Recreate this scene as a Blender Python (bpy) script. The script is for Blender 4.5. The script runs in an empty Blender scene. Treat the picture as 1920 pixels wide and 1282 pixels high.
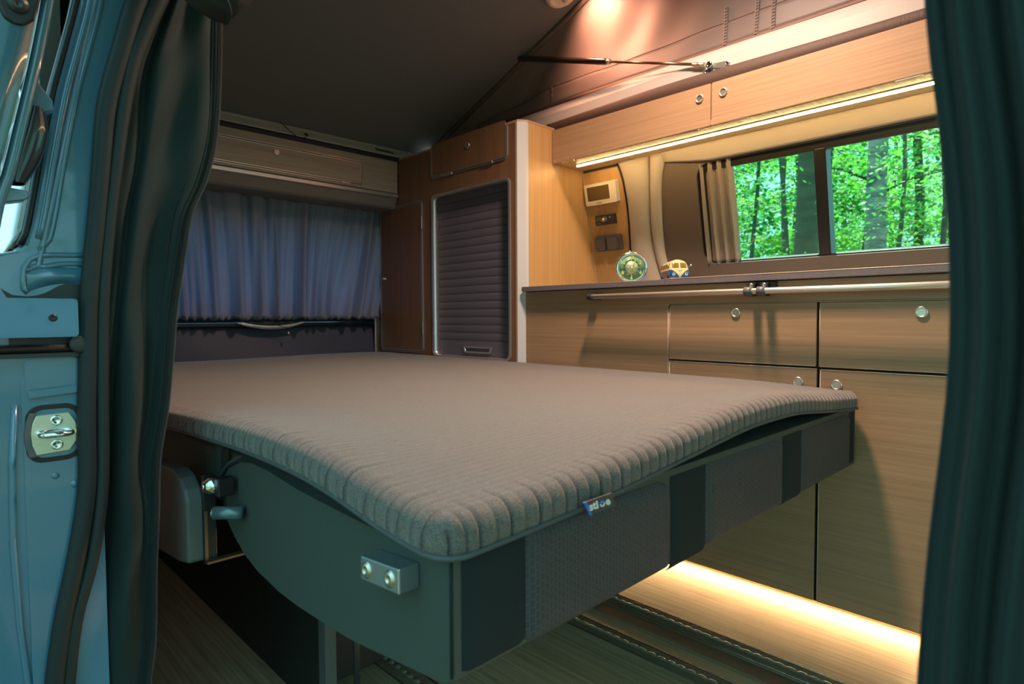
import bpy, bmesh, math, random
from mathutils import Vector, Matrix, geometry
import numpy as np
random.seed(7)
S = bpy.context.scene
COL = S.collection

# ---------------------------------------------------------------- camera
CAM_YAW, CAM_PITCH, CAM_ROLL, FPX = 0.795226455, 0.0420061446, -0.00512742405, 1130.572
cd = bpy.data.cameras.new('camera'); cam = bpy.data.objects.new('camera', cd); COL.objects.link(cam)
fw = Vector((-math.sin(CAM_YAW)*math.cos(CAM_PITCH), math.cos(CAM_YAW)*math.cos(CAM_PITCH), -math.sin(CAM_PITCH)))
rt = Vector((math.cos(CAM_YAW), math.sin(CAM_YAW), 0)); up = rt.cross(fw)
RR = rt*math.cos(CAM_ROLL)+up*math.sin(CAM_ROLL); UU = up*math.cos(CAM_ROLL)-rt*math.sin(CAM_ROLL)
m = Matrix((RR, UU, -fw)).transposed().to_4x4(); m.translation = Vector((0, 0, .74))
cam.matrix_world = m
cd.sensor_width = 36; cd.lens = FPX/1920*36; cd.clip_start = .02; cd.clip_end = 300
cd.dof.use_dof = True; cd.dof.focus_distance = 1.25; cd.dof.aperture_fstop = 7.1
S.camera = cam

# ---------------------------------------------------------------- world, sun, exposure
W = bpy.data.worlds.new('sky'); S.world = W; W.use_nodes = True
bg = W.node_tree.nodes['Background']
bg.inputs[0].default_value = (.40, .84, .97, 1); bg.inputs[1].default_value = 1.42
sd = bpy.data.lights.new('sun', 'SUN'); sun = bpy.data.objects.new('sun', sd); COL.objects.link(sun)
sd.energy = 9.0; sd.angle = .03; sd.color = (1, .97, .86)
sun.rotation_euler = Vector((.25, -.55, -1)).to_track_quat('-Z', 'Y').to_euler()
S.view_settings.view_transform = 'Standard'; S.view_settings.look = 'None'
S.view_settings.gamma = 1; S.view_settings.use_curve_mapping = False
S.view_settings.exposure = 0.42

# ---------------------------------------------------------------- materials
def lin(h):
    c = [int(h[i:i+2], 16)/255 for i in (0, 2, 4)]
    return tuple((x/12.92 if x <= .04045 else ((x+.055)/1.055)**2.4) for x in c)+(1,)

def mat(name, col, rough=.5, metal=0., spec=.5, coat=0., sheen=0., emit=None, es=0., var=0., vscale=(20, 20, 20),
        bump=0., bscale=(200, 200, 200), detail=3., trans=0., bdist=.002, subs=0.):
    M = bpy.data.materials.new(name); M.use_nodes = True
    N, L = M.node_tree.nodes, M.node_tree.links
    b = N['Principled BSDF']
    c = lin(col) if isinstance(col, str) else col
    b.inputs['Base Color'].default_value = c
    b.inputs['Roughness'].default_value = rough; b.inputs['Metallic'].default_value = metal
    b.inputs['Specular IOR Level'].default_value = spec
    b.inputs['Coat Weight'].default_value = coat; b.inputs['Coat Roughness'].default_value = .04
    b.inputs['Sheen Weight'].default_value = sheen
    if trans: b.inputs['Transmission Weight'].default_value = trans
    if emit: b.inputs['Emission Color'].default_value = lin(emit) if isinstance(emit, str) else emit; b.inputs['Emission Strength'].default_value = es
    if var or bump: tc = N.new('ShaderNodeTexCoord')
    if var:
        mp = N.new('ShaderNodeMapping'); mp.inputs['Scale'].default_value = vscale
        nz = N.new('ShaderNodeTexNoise'); nz.inputs['Scale'].default_value = 1; nz.inputs['Detail'].default_value = detail
        nz.inputs['Roughness'].default_value = .62
        rp = N.new('ShaderNodeValToRGB')
        rp.color_ramp.elements[0].position = .32; rp.color_ramp.elements[1].position = .68
        rp.color_ramp.elements[0].color = tuple(x*(1-var) for x in c[:3])+(1,)
        rp.color_ramp.elements[1].color = tuple(min(1, x*(1+var)) for x in c[:3])+(1,)
        L.new(tc.outputs['Object'], mp.inputs[0]); L.new(mp.outputs[0], nz.inputs[0]); L.new(nz.outputs[0], rp.inputs[0])
        L.new(rp.outputs[0], b.inputs['Base Color'])
    if bump:
        mp2 = N.new('ShaderNodeMapping'); mp2.inputs['Scale'].default_value = bscale
        n2 = N.new('ShaderNodeTexNoise'); n2.inputs['Scale'].default_value = 1; n2.inputs['Detail'].default_value = 2
        bp = N.new('ShaderNodeBump'); bp.inputs['Strength'].default_value = bump; bp.inputs['Distance'].default_value = bdist
        L.new(tc.outputs['Object'], mp2.inputs[0]); L.new(mp2.outputs[0], n2.inputs[0]); L.new(n2.outputs[0], bp.inputs['Height'])
        L.new(bp.outputs[0], b.inputs['Normal'])
    return M

def translucent(name, col, tcol, fac, **k):
    M = mat(name, col, **k); N, L = M.node_tree.nodes, M.node_tree.links
    b = N['Principled BSDF']; o = N['Material Output']
    t = N.new('ShaderNodeBsdfTranslucent'); t.inputs[0].default_value = lin(tcol) if isinstance(tcol, str) else tcol
    mx = N.new('ShaderNodeMixShader'); mx.inputs[0].default_value = fac
    L.new(b.outputs[0], mx.inputs[1]); L.new(t.outputs[0], mx.inputs[2]); L.new(mx.outputs[0], o.inputs[0])
    return M

def glass_mat(name, tint, gloss=.12):
    M = bpy.data.materials.new(name); M.use_nodes = True
    N, L = M.node_tree.nodes, M.node_tree.links; N.clear()
    o = N.new('ShaderNodeOutputMaterial'); t = N.new('ShaderNodeBsdfTransparent'); t.inputs[0].default_value = tint
    g = N.new('ShaderNodeBsdfGlossy'); g.inputs['Roughness'].default_value = .01
    f = N.new('ShaderNodeFresnel'); f.inputs[0].default_value = 1.45
    mx = N.new('ShaderNodeMixShader')
    ge = N.new('ShaderNodeNewGeometry'); sb = N.new('ShaderNodeMath'); sb.operation = 'SUBTRACT'; sb.inputs[0].default_value = 1
    ml = N.new('ShaderNodeMath'); ml.operation = 'MULTIPLY'
    L.new(ge.outputs['Backfacing'], sb.inputs[1]); L.new(sb.outputs[0], ml.inputs[0]); L.new(f.outputs[0], ml.inputs[1])
    L.new(ml.outputs[0], mx.inputs[0]); L.new(t.outputs[0], mx.inputs[1]); L.new(g.outputs[0], mx.inputs[2]); L.new(mx.outputs[0], o.inputs[0])
    return M

WOOD = (.345, .220, .125, 1)
m_wood_x = mat('wood_grain_along', WOOD, .42, var=.15, detail=6, vscale=(2.6, 170, 170), bump=.12, bscale=(6, 300, 300), bdist=.0006)
m_wood_y = mat('wood_grain_across', (.35, .295, .25, 1), .42, var=.13, vscale=(90, 2.2, 90), bump=.12, bscale=(300, 6, 300), bdist=.0006)
m_wood_z = mat('wood_grain_upright', (.20, .105, .057, 1), .4, var=.14, vscale=(90, 90, 2.0), bump=.10, bscale=(300, 300, 6), bdist=.0006)
m_wood_side = mat('wood_grain_side', (.48, .285, .11, 1), .4, var=.10, vscale=(90, 90, 2.0), bump=.10, bscale=(300, 300, 6), bdist=.0006)
m_wood_edge = mat('wood_edge_band', (.42, .26, .15, 1), .45)
m_floor = mat('laminate_floor', (.36, .29, .19, 1), .42, var=.34, vscale=(3.0, 120, 1), detail=5, bump=.2, bscale=(8, 400, 1), bdist=.0008)
m_gap = mat('dark_gap', (.012, .011, .01, 1), .8)
m_silver = mat('silver_profile', (.62, .62, .64, 1), .32, metal=.85)
m_alu = mat('anodised_aluminium', (.78, .72, .64, 1), .34, metal=.85, bump=.1, bscale=(4, 300, 300), bdist=.0003)
m_white_post = mat('white_aluminium_post', (.50, .51, .53, 1), .38)
m_chrome = mat('polished_chrome', (.82, .82, .82, 1), .1, metal=1)
m_nickel = mat('brushed_nickel', (.74, .68, .60, 1), .36, metal=1)
m_worktop = mat('worktop_laminate', (.15, .135, .145, 1), .42, var=.10, vscale=(150, 150, 150))
m_trimline = mat('worktop_edge_trim', (.55, .42, .33, 1), .3)
m_slat = mat('roller_slat', (.115, .11, .14, 1), .5, bump=.1, bscale=(3, 3, 300), bdist=.0004)
m_grey_plastic = mat('grey_plastic', (.10, .10, .105, 1), .45)
m_dark_plastic = mat('dark_plastic', (.022, .023, .025, 1), .42)
m_black = mat('black_plastic', (.008, .008, .009, 1), .4)
m_rubber = mat('black_rubber', (.015, .024, .026, 1), .5, spec=.3, bump=.15, bscale=(400, 400, 20), bdist=.0006)
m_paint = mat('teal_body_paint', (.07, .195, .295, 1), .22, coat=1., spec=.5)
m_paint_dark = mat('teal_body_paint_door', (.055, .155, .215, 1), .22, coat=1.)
m_cream = mat('cream_roof_frame_paint', (.47, .445, .43, 1), .22, coat=.6)
m_ceiling = mat('grey_roof_lining', (.14, .155, .175, 1), .85, bump=.5, bscale=(420, 420, 420), bdist=.0016)
m_headliner = mat('beige_headliner', (.40, .35, .275, 1), .75, bump=.15, bscale=(500, 500, 500))
m_dark_trim = mat('brown_grey_window_trim', (.115, .088, .066, 1), .6)
m_winframe = mat('black_window_frame', (.016, .013, .011, 1), .35)
m_curtain_rear = translucent('grey_curtain_cloth', (.30, .29, .33, 1), (.42, .52, .66, 1), .5, rough=.8, sheen=.2, bump=.2, bscale=(900, 900, 900), bdist=.0005)
m_curtain_win = translucent('beige_curtain_cloth', (.36, .30, .235, 1), (.3, .3, .24, 1), .12, rough=.8, bump=.2, bscale=(900, 900, 900), bdist=.0005)
m_blackout = mat('dark_door_curtain_cloth', (.013, .026, .027, 1), .7, sheen=.05, spec=.2, bump=.35, bscale=(1100, 1100, 1100), bdist=.0006)
m_velcro = mat('black_fuzzy_tape', (.010, .012, .013, 1), .95, bump=.6, bscale=(700, 700, 700))
m_canvas = translucent('tent_canvas_cloth', (.175, .145, .138, 1), (.10, .07, .06, 1), .10, rough=.5, sheen=.2, spec=.45)
m_canvas_hem = mat('tent_canvas_hem', (.16, .085, .065, 1), .6)
m_seat_side = mat('dark_seat_fabric', (.040, .056, .050, 1), .62, bump=.2, bscale=(900, 900, 900), bdist=.0005)
m_seat_dark = mat('smooth_dark_band', (.014, .023, .026, 1), .75, spec=.15)
m_pipe = mat('topper_piping', (.06, .07, .075, 1), .6)

def mesh_fabric():
    M = mat('woven_seat_mesh', (.03, .034, .04, 1), .65); N, L = M.node_tree.nodes, M.node_tree.links
    b = N['Principled BSDF']; tc = N.new('ShaderNodeTexCoord'); mp = N.new('ShaderNodeMapping')
    sx = N.new('ShaderNodeSeparateXYZ'); cb = N.new('ShaderNodeCombineXYZ')
    L.new(tc.outputs['Object'], sx.inputs[0]); L.new(sx.outputs['Z'], cb.inputs['X']); L.new(sx.outputs['Y'], cb.inputs['Y'])
    br = N.new('ShaderNodeTexBrick'); br.inputs['Scale'].default_value = 50
    br.inputs['Mortar Size'].default_value = .032; br.inputs['Mortar Smooth'].default_value = .6
    br.inputs['Color1'].default_value = (.026, .030, .038, 1); br.inputs['Color2'].default_value = (.034, .038, .046, 1)
    br.inputs['Mortar'].default_value = (.062, .064, .07, 1); br.inputs['Brick Width'].default_value = .42; br.inputs['Row Height'].default_value = .32
    L.new(cb.outputs[0], br.inputs[0]); L.new(br.outputs['Color'], b.inputs['Base Color'])
    bp = N.new('ShaderNodeBump'); bp.inputs['Strength'].default_value = .5; bp.inputs['Distance'].default_value = .001
    L.new(br.outputs['Fac'], bp.inputs['Height']); L.new(bp.outputs[0], b.inputs['Normal'])
    return M
m_mesh = mesh_fabric()

def topper_fabric():
    M = mat('ribbed_topper_cloth', (.20, .175, .155, 1), .85, sheen=.25); N, L = M.node_tree.nodes, M.node_tree.links
    b = N['Principled BSDF']; tc = N.new('ShaderNodeTexCoord')
    mp = N.new('ShaderNodeMapping'); mp.inputs['Scale'].default_value = (650, 650, 650)
    nz = N.new('ShaderNodeTexNoise'); nz.inputs['Scale'].default_value = 1; nz.inputs['Detail'].default_value = 3
    rp = N.new('ShaderNodeValToRGB'); rp.color_ramp.elements[0].position = .35; rp.color_ramp.elements[1].position = .65
    rp.color_ramp.elements[0].color = (.066, .056, .051, 1); rp.color_ramp.elements[1].color = (.160, .136, .125, 1)
    L.new(tc.outputs['Object'], mp.inputs[0]); L.new(mp.outputs[0], nz.inputs[0]); L.new(nz.outputs[0], rp.inputs[0]); at = N.new('ShaderNodeVertexColor'); at.layer_name = 'groove_shade'
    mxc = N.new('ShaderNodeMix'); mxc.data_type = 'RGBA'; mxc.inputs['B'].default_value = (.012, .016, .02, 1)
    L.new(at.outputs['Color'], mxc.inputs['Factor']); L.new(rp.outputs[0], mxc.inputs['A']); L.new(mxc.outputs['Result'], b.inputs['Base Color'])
    wv = N.new('ShaderNodeTexWave'); wv.bands_direction = 'X'; wv.inputs['Scale'].default_value = 26; wv.inputs['Distortion'].default_value = .6
    wv.inputs['Detail'].default_value = 1
    L.new(tc.outputs['Object'], wv.inputs[0])
    ad = N.new('ShaderNodeMath'); ad.operation = 'MULTIPLY_ADD'; ad.inputs[1].default_value = .35
    L.new(nz.outputs[0], ad.inputs[0]); L.new(wv.outputs['Fac'], ad.inputs[2])
    bp = N.new('ShaderNodeBump'); bp.inputs['Strength'].default_value = .35; bp.inputs['Distance'].default_value = .0014
    L.new(ad.outputs[0], bp.inputs['Height']); L.new(bp.outputs[0], b.inputs['Normal'])
    return M
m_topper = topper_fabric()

# ---------------------------------------------------------------- helpers
class Fr:                                    # a local frame: origin, right, up, outward
    def __init__(s, o, u, v, n): s.o, s.u, s.v, s.n = Vector(o), Vector(u).normalized(), Vector(v).normalized(), Vector(n).normalized()
    def __call__(s, a, b, c=0.): return s.o+s.u*a+s.v*b+s.n*c
def FY(y): return Fr((0, y, 0), (1, 0, 0), (0, 0, 1), (0, -1, 0))      # plane facing the aisle
def FX(x): return Fr((x, 0, 0), (0, 1, 0), (0, 0, 1), (1, 0, 0))       # plane facing the cab
KW = .208; KL = math.sqrt(1+KW*KW)
class WallFr(Fr):                            # the leaning side wall: a = x, b = height z
    def __init__(s): s.n = Vector((0, -1, -KW)).normalized()
    def __call__(s, a, b, c=0.): return Vector((a, 2.079-KW*b, b))+s.n*c
FW = WallFr()

class MB:
    def __init__(s): s.v = []; s.f = []; s.sm = []
    def add(s, vs, fs, smooth=False):
        k = len(s.v); s.v += [tuple(x) for x in vs]; s.f += [tuple(i+k for i in f) for f in fs]; s.sm += [smooth]*len(fs); return s
    def box(s, x0, x1, y0, y1, z0, z1):
        vs = [(x, y, z) for x in (x0, x1) for y in (y0, y1) for z in (z0, z1)]
        return s.add(vs, [(0, 1, 3, 2), (4, 6, 7, 5), (0, 4, 5, 1), (2, 3, 7, 6), (0, 2, 6, 4), (1, 5, 7, 3)])
    def prism(s, F, poly, w0, w1, holes=(), smooth=False):
        loops = [list(poly)]+[list(h) for h in holes]
        flat = [p for l in loops for p in l]; n = len(flat)
        tri = geometry.tessellate_polygon([[Vector((p[0], p[1], 0)) for p in l] for l in loops]) if holes or len(poly) > 4 else None
        vs = [F(p[0], p[1], w1) for p in flat]+[F(p[0], p[1], w0) for p in flat]
        fs = []
        if tri:
            fs += [tuple(t) for t in tri]+[tuple(i+n for i in reversed(t)) for t in tri]
        else:
            fs += [tuple(range(len(poly))), tuple(n+i for i in reversed(range(len(poly))))]
        s.add(vs, fs); k = len(s.v)-2*n; o = 0
        for l in loops:
            L = len(l)
            for i in range(L):
                j = (i+1) % L; s.f.append((k+o+i, k+o+j, k+n+o+j, k+n+o+i)); s.sm.append(smooth)
            o += L
        return s
    def grid(s, P, nu, nv, smooth=True, closeu=False):
        vs = [P(i/(nu-1) if not closeu else i/nu, j/(nv-1)) for j in range(nv) for i in range(nu)]
        fs = []
        for j in range(nv-1):
            for i in range(nu if closeu else nu-1):
                a = j*nu+i; b = j*nu+(i+1) % nu
                fs.append((a, b, b+nu, a+nu))
        return s.add(vs, fs, smooth)
    def tube(s, pts, r, n=10, cap=True, closed=False):
        pts = [Vector(p) for p in pts]; rs = r if isinstance(r, (list, tuple)) else [r]*len(pts); vs = []; prev = None
        N = len(pts)
        for i, p in enumerate(pts):
            if closed: t = pts[(i+1) % N]-pts[i-1]
            else: t = pts[min(i+1, N-1)]-pts[max(i-1, 0)]
            t.normalize()
            if prev is None:
                a = Vector((0, 0, 1)) if abs(t.z) < .9 else Vector((1, 0, 0)); x = t.cross(a).normalized()
            else: x = (prev-t*prev.dot(t)).normalized()
            prev = x; y = t.cross(x)
            for k in range(n):
                q = 2*math.pi*k/n; vs.append(p+x*math.cos(q)*rs[i]+y*math.sin(q)*rs[i])
        fs = []
        for i in range(N if closed else N-1):
            j = (i+1) % N
            for k in range(n):
                l = (k+1) % n; fs.append((i*n+k, i*n+l, j*n+l, j*n+k))
        if cap and not closed: fs += [tuple(range(n-1, -1, -1)), tuple((N-1)*n+k for k in range(n))]
        return s.add(vs, fs, True)
    def lathe(s, F, cx, cy, prof, n=28, w=0., cap=True):       # prof: (radius, height along the frame's outward axis)
        vs = []; fs = []
        for (r, h) in prof:
            for k in range(n):
                q = 2*math.pi*k/n; vs.append(F(cx+r*math.cos(q), cy+r*math.sin(q), w+h))
        for i in range(len(prof)-1):
            for k in range(n):
                l = (k+1) % n; fs.append((i*n+k, i*n+l, (i+1)*n+l, (i+1)*n+k))
        if cap: fs += [tuple(range(n-1, -1, -1)), tuple((len(prof)-1)*n+k for k in range(n))]
        return s.add(vs, fs, True)
    def build(s, name, m, parent=None, label=None, bevel=0, seg=2, sub=0, thick=0, auto=None):
        me = bpy.data.meshes.new(name)
        o3 = Vector((0, 0, 0))
        if parent is not None:
            o3 = parent.location if parent.parent is None else parent.parent.location
        me.from_pydata([tuple(Vector(v)-o3) for v in s.v], [], s.f); me.update()
        bm = bmesh.new(); bm.from_mesh(me)
        bmesh.ops.recalc_face_normals(bm, faces=bm.faces) if not thick else None
        bm.to_mesh(me); bm.free()
        me.polygons.foreach_set('use_smooth', [bool(x) for x in s.sm][:len(me.polygons)])
        me.materials.append(m)
        o = bpy.data.objects.new(name, me); COL.objects.link(o)
        if parent is not None: o.parent = parent
        if thick:
            md = o.modifiers.new('thickness', 'SOLIDIFY'); md.thickness = thick; md.offset = 0
        if bevel:
            md = o.modifiers.new('bevel', 'BEVEL'); md.width = bevel; md.segments = seg; md.limit_method = 'ANGLE'; md.angle_limit = .6
            md.harden_normals = False
        if sub:
            md = o.modifiers.new('sub', 'SUBSURF'); md.levels = sub; md.render_levels = sub
        if label: o['label'] = label
        return o

def tag(o, label, cat=None, group=None, kind=None):
    o['label'] = label
    if cat: o['category'] = cat
    if group: o['group'] = group
    if kind: o['kind'] = kind
    return o
def thing(name, loc, label, cat, group=None):
    o = bpy.data.objects.new(name, None); COL.objects.link(o); o.location = loc; o.empty_display_size = .05
    return tag(o, label, cat, group)
def struct(o, label=None):
    o['kind'] = 'structure'
    if label: o['label'] = label
    return o
def sroot(name, loc, label=None):
    o = bpy.data.objects.new(name, None); COL.objects.link(o); o.location = loc; o['kind'] = 'structure'
    if label: o['label'] = label
    return o
def copy_tree(o, parent=None):
    c = o.copy(); COL.objects.link(c); c.parent = parent
    for ch in [x for x in bpy.data.objects if x.parent == o]: copy_tree(ch, c)
    return c
def rrect(x0, x1, y0, y1, r, n=6):
    P = []
    for cx, cy, a in ((x1-r, y1-r, 0), (x0+r, y1-r, 90), (x0+r, y0+r, 180), (x1-r, y0+r, 270)):
        for k in range(n+1):
            q = math.radians(a+90*k/n); P.append((cx+r*math.cos(q), cy+r*math.sin(q)))
    return P
def circ(cx, cy, r, n=20): return [(cx+r*math.cos(2*math.pi*k/n), cy+r*math.sin(2*math.pi*k/n)) for k in range(n)]
def lerp_tab(tab, t):
    if t <= tab[0][0]: return tab[0][1]
    for (a, b), (c, d) in zip(tab, tab[1:]):
        if t <= c:
            s_ = (t-a)/(c-a); return b+(d-b)*s_
    return tab[-1][1]
def smooth_tab(tab, t):
    if t <= tab[0][0]: return tab[0][1]
    if t >= tab[-1][0]: return tab[-1][1]
    for i in range(len(tab)-1):
        if t <= tab[i+1][0]:
            p0 = tab[max(i-1, 0)]; p1 = tab[i]; p2 = tab[i+1]; p3 = tab[min(i+2, len(tab)-1)]
            h = p2[0]-p1[0]; s_ = (t-p1[0])/h
            m1 = (p2[1]-p0[1])/(p2[0]-p0[0])*h; m2 = (p3[1]-p1[1])/(p3[0]-p1[0])*h
            return (2*s_**3-3*s_**2+1)*p1[1]+(s_**3-2*s_**2+s_)*m1+(-2*s_**3+3*s_**2)*p2[1]+(s_**3-s_**2)*m2
def text(F, s, x, y, size, w, m, parent, name='lettering', label=None, depth=.0004, bold=0., align='CENTER'):
    cu = bpy.data.curves.new(name, 'FONT'); cu.body = s; cu.size = size; cu.align_x = align; cu.align_y = 'CENTER'
    cu.extrude = depth; cu.offset = bold; cu.resolution_u = 3
    t = bpy.data.objects.new('tmp', cu); COL.objects.link(t)
    dg = bpy.context.evaluated_depsgraph_get(); me = bpy.data.meshes.new_from_object(t.evaluated_get(dg))
    bpy.data.objects.remove(t)
    o3 = parent.location if parent.parent is None else parent.parent.location
    for v in me.vertices:
        a, b, c = v.co; v.co = F(x+a, y+b, w+c)-o3
    me.materials.clear(); me.materials.append(m)
    o = bpy.data.objects.new(name, me); COL.objects.link(o); o.parent = parent
    if label: o['label'] = label
    return o

def lock_knob(F, x, y, parent, R=.0125, name='knob'):
    k = MB().lathe(F, x, y, [(R, 0), (R, .002), (R*.92, .0038), (R*.72, .0042), (R*.68, .0020), (R*.66, .0020)]).build(name, m_nickel, parent)
    MB().lathe(F, x, y, [(R*.60, .0018), (R*.60, .005), (R*.5, .0078), (R*.28, .0094), (R*.02, .0098)]).build('push_button', m_nickel, k)
    return k

# ================================================================ THE SETTING
# floor, ground
struct(MB().box(-2.45, 1.3, .125, 1.93, -.03, 0).build('floor', m_floor), 'brown wood-grain vinyl van floor')
m_ground = mat('forest_ground', (.09, .10, .04, 1), .9, var=.5, vscale=(1.5, 1.5, 1.5))
struct(MB().box(-60, 60, -60, 60, -.6, -.5).build('ground', m_ground), 'leafy forest ground under the van')

# side wall behind the kitchen (leans inwards), with the window hole
WIN = rrect(-.998, .20, .912, 1.231, .045, 8)
SKIN = [(-2.45, .02), (1.3, .02), (1.3, 1.30), (-2.45, 1.30)]
m_wall = mat('wall_panel_grey', (.20, .18, .15, 1), .8)
wr = sroot('wall_right', (0, 1.95, 0), 'inner side wall behind the kitchen')
MB().prism(FW, SKIN, -.05, -.02, holes=[WIN]).build('wall_panel', m_wall, wr)
# dark surround of the window
dark_left = [(.85, -1.118), (.90, -1.130), (.95, -1.139), (1.0, -1.142), (1.1, -1.138), (1.17, -1.132), (1.22, -1.122), (1.262, -1.104)]
poly = [(x, z) for z, x in dark_left]+[(-1.04, 1.258), (-.95, 1.245), (.5, 1.245), (.5, .85)]
MB().prism(FW, poly[::-1], -.02, .004, holes=[rrect(-.998, .20, .912, 1.231, .045, 8)]).build('window_surround', m_dark_trim, wr, bevel=.002)
# beige headliner strip above the window
P = []
def hl(u, v):
    x = -1.105+u*1.7; z = 1.235+v*.052
    base = lerp_tab([(-1.105, 1.260), (-1.0, 1.243), (-.94, 1.236), (.6, 1.236)], x)
    z = base+v*(1.29-base); c = .006+.016*math.sin(math.pi*min(1, .15+v*.85)*.5)
    return FW(x, z, c)
MB().grid(hl, 60, 8).build('headliner', m_headliner, wr, thick=.006)
# two beige pillar trims left of the window
def trim(name, xl, xr, bulge, curl=0):
    def f(u, v):
        z = .845+v*.445; a = smooth_tab(xl, z); b = smooth_tab(xr, z)
        return FW(a+(b-a)*u, z, .004+bulge*math.sin(math.pi*u)**.6+curl*u)
    return MB().grid(f, 18, 30).build(name, m_headliner, wr, thick=.004)
XA = [(.85, -1.284), (.98, -1.278), (1.11, -1.270), (1.22, -1.275), (1.29, -1.292)]
XM = [(.85, -1.158), (.95, -1.179), (1.06, -1.184), (1.19, -1.172), (1.29, -1.162)]
XD = [(.85, -1.118), (.95, -1.139), (1.0, -1.142), (1.1, -1.138), (1.22, -1.122), (1.29, -1.090)]
trim('pillar_trim', XA, [(z, x-.003) for z, x in XM], .020)
trim('pillar_trim', [(z, x+.001) for z, x in XM], XD, .014)
# black edging line where the wood panel ends
MB().tube([FW(smooth_tab(XA, z)-.002, z, .012) for z in [.85+.44*i/24 for i in range(25)]], .0028, 8).build('edging', m_black, wr)

# the window itself
win = sroot('window_1', (-.40, 1.86, .9), 'sliding side window with dark frame above the worktop')
fo = rrect(-1.0, .205, .908, 1.234, .047, 8)
MB().prism(FW, fo, -.045, -.004, holes=[rrect(-.972, -.6385, .9165, 1.2065, .006), rrect(-.606, .18, .9165, 1.2065, .006)]).build('window_frame', m_winframe, win, bevel=.002)
mg = glass_mat('window_glass', (.80, .95, .90, 1))
MB().prism(FW, [(-.985, .91), (-.622, .91), (-.622, 1.21), (-.985, 1.21)], -.030, -.027).build('pane', mg, win)
MB().prism(FW, [(-.622, .91), (.19, .91), (.19, 1.21), (-.622, 1.21)], -.037, -.034).build('pane', mg, win)
MB().prism(FW, [(-.635, .915), (-.609, .915), (-.609, 1.21), (-.635, 1.21)], -.02, -.002).build('divider_post', m_winframe, win, bevel=.002)

# rear: tailgate with window
rw = sroot('wall_rear', (-2.46, .9, 0), 'inside of the tailgate behind the bed')
RWIN = rrect(.22, 1.50, .80, 1.13, .06, 6)
MB().prism(FX(-2.50), [(.10, -.02), (1.93, -.02), (1.93, 1.42), (.10, 1.42)], 0, .03, holes=[RWIN]).build('tailgate_panel', mat('tailgate_dark', (.03, .03, .035, 1), .7), rw)
m_tail = mat('dark_violet_tailgate_cover', (.035, .040, .068, 1), .6, bump=.3, bscale=(9, 9, 9), bdist=.01)
def tg(u, v):
    y = .15+u*1.34; z = .56+v*.148
    return (-2.41+.008*math.sin(y*9+v*2)-.02*v, y, z)
MB().grid(tg, 60, 10).build('tailgate_cover', m_tail, rw, thick=.004)
MB().box(-2.45, -2.405, .15, 1.50, .705, .722).build('tailgate_ledge', m_black, rw, bevel=.004)
gp = MB()
ring = [(-2.392+.012*math.sin(math.pi*t), .862+.28*t, .722-.026*math.sin(math.pi*t)**.8) for t in [i/20 for i in range(21)]]
gp.grid(lambda u, v: Vector((-2.385, .862+.28*u, .724-.030*math.sin(math.pi*u)**.7*v)), 24, 4)
gp.build('grip_recess', m_silver, rw, label='pale crescent grip in the tailgate', thick=.004)
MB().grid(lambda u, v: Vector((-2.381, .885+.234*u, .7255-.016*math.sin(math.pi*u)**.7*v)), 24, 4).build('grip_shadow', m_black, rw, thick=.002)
w2 = sroot('window_2', (-2.5, .86, .96), 'rear window behind the grey curtains')
MB().prism(FX(-2.49), rrect(.21, 1.51, .79, 1.14, .06), .0, .004).build('pane', glass_mat('rear_glass', (.55, .80, .98, 1)), w2)

# door-side rear quarter, closed wall; body skin seen from outside
wl = sroot('wall_left', (-1.7, .12, 0), 'rear side wall of the van beside the sliding door')
MB().box(-2.47, -1.03, .125, .15, -.02, 1.42).build('wall_panel', m_wall, wl)
struct(MB().box(-2.5, 1.3, .10, .17, 1.30, 1.47).build('trim_1', m_paint), 'roof rail of the body above the sliding door')
# roof of the body around the opening and front
struct(MB().box(-2.5, -2.24, .10, 1.9, 1.415, 1.425).build('trim_2', m_cream), 'rear edge of the body roof')
struct(MB().box(.62, 1.5, .10, 1.9, 1.43, 1.46).build('trim_3', m_cream), 'body roof above the cab')
struct(MB().box(-2.5, 1.5, 1.69, 1.95, 1.415, 1.43).build('trim_4', m_cream), 'body roof above the kitchen wall')
struct(MB().box(-2.5, 1.5, .10, .31, 1.43, 1.455).build('trim_5', m_cream), 'body roof above the sliding door')

# pop-up roof panel
def zroof(x): return 1.472+.385*(x+2.262)
rp = MB()
def rf(u, v):
    x = -2.262+u*3.1; y = .30+v*1.375
    return (x, y, zroof(x)+.010)
rp.grid(rf, 12, 12, smooth=False)
struct(rp.build('ceiling', m_ceiling, thick=.02), 'sloping grey pop-up roof lining')
struct(MB().tube([(x, 1.665, zroof(x)-.006) for x in (-2.2, -1.6, -1, .8)], .010, 8).build('trim_6', mat('roof_edge_trim', (.13, .10, .085, 1), .6)), 'fabric-wrapped edge of the pop-up roof')

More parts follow.
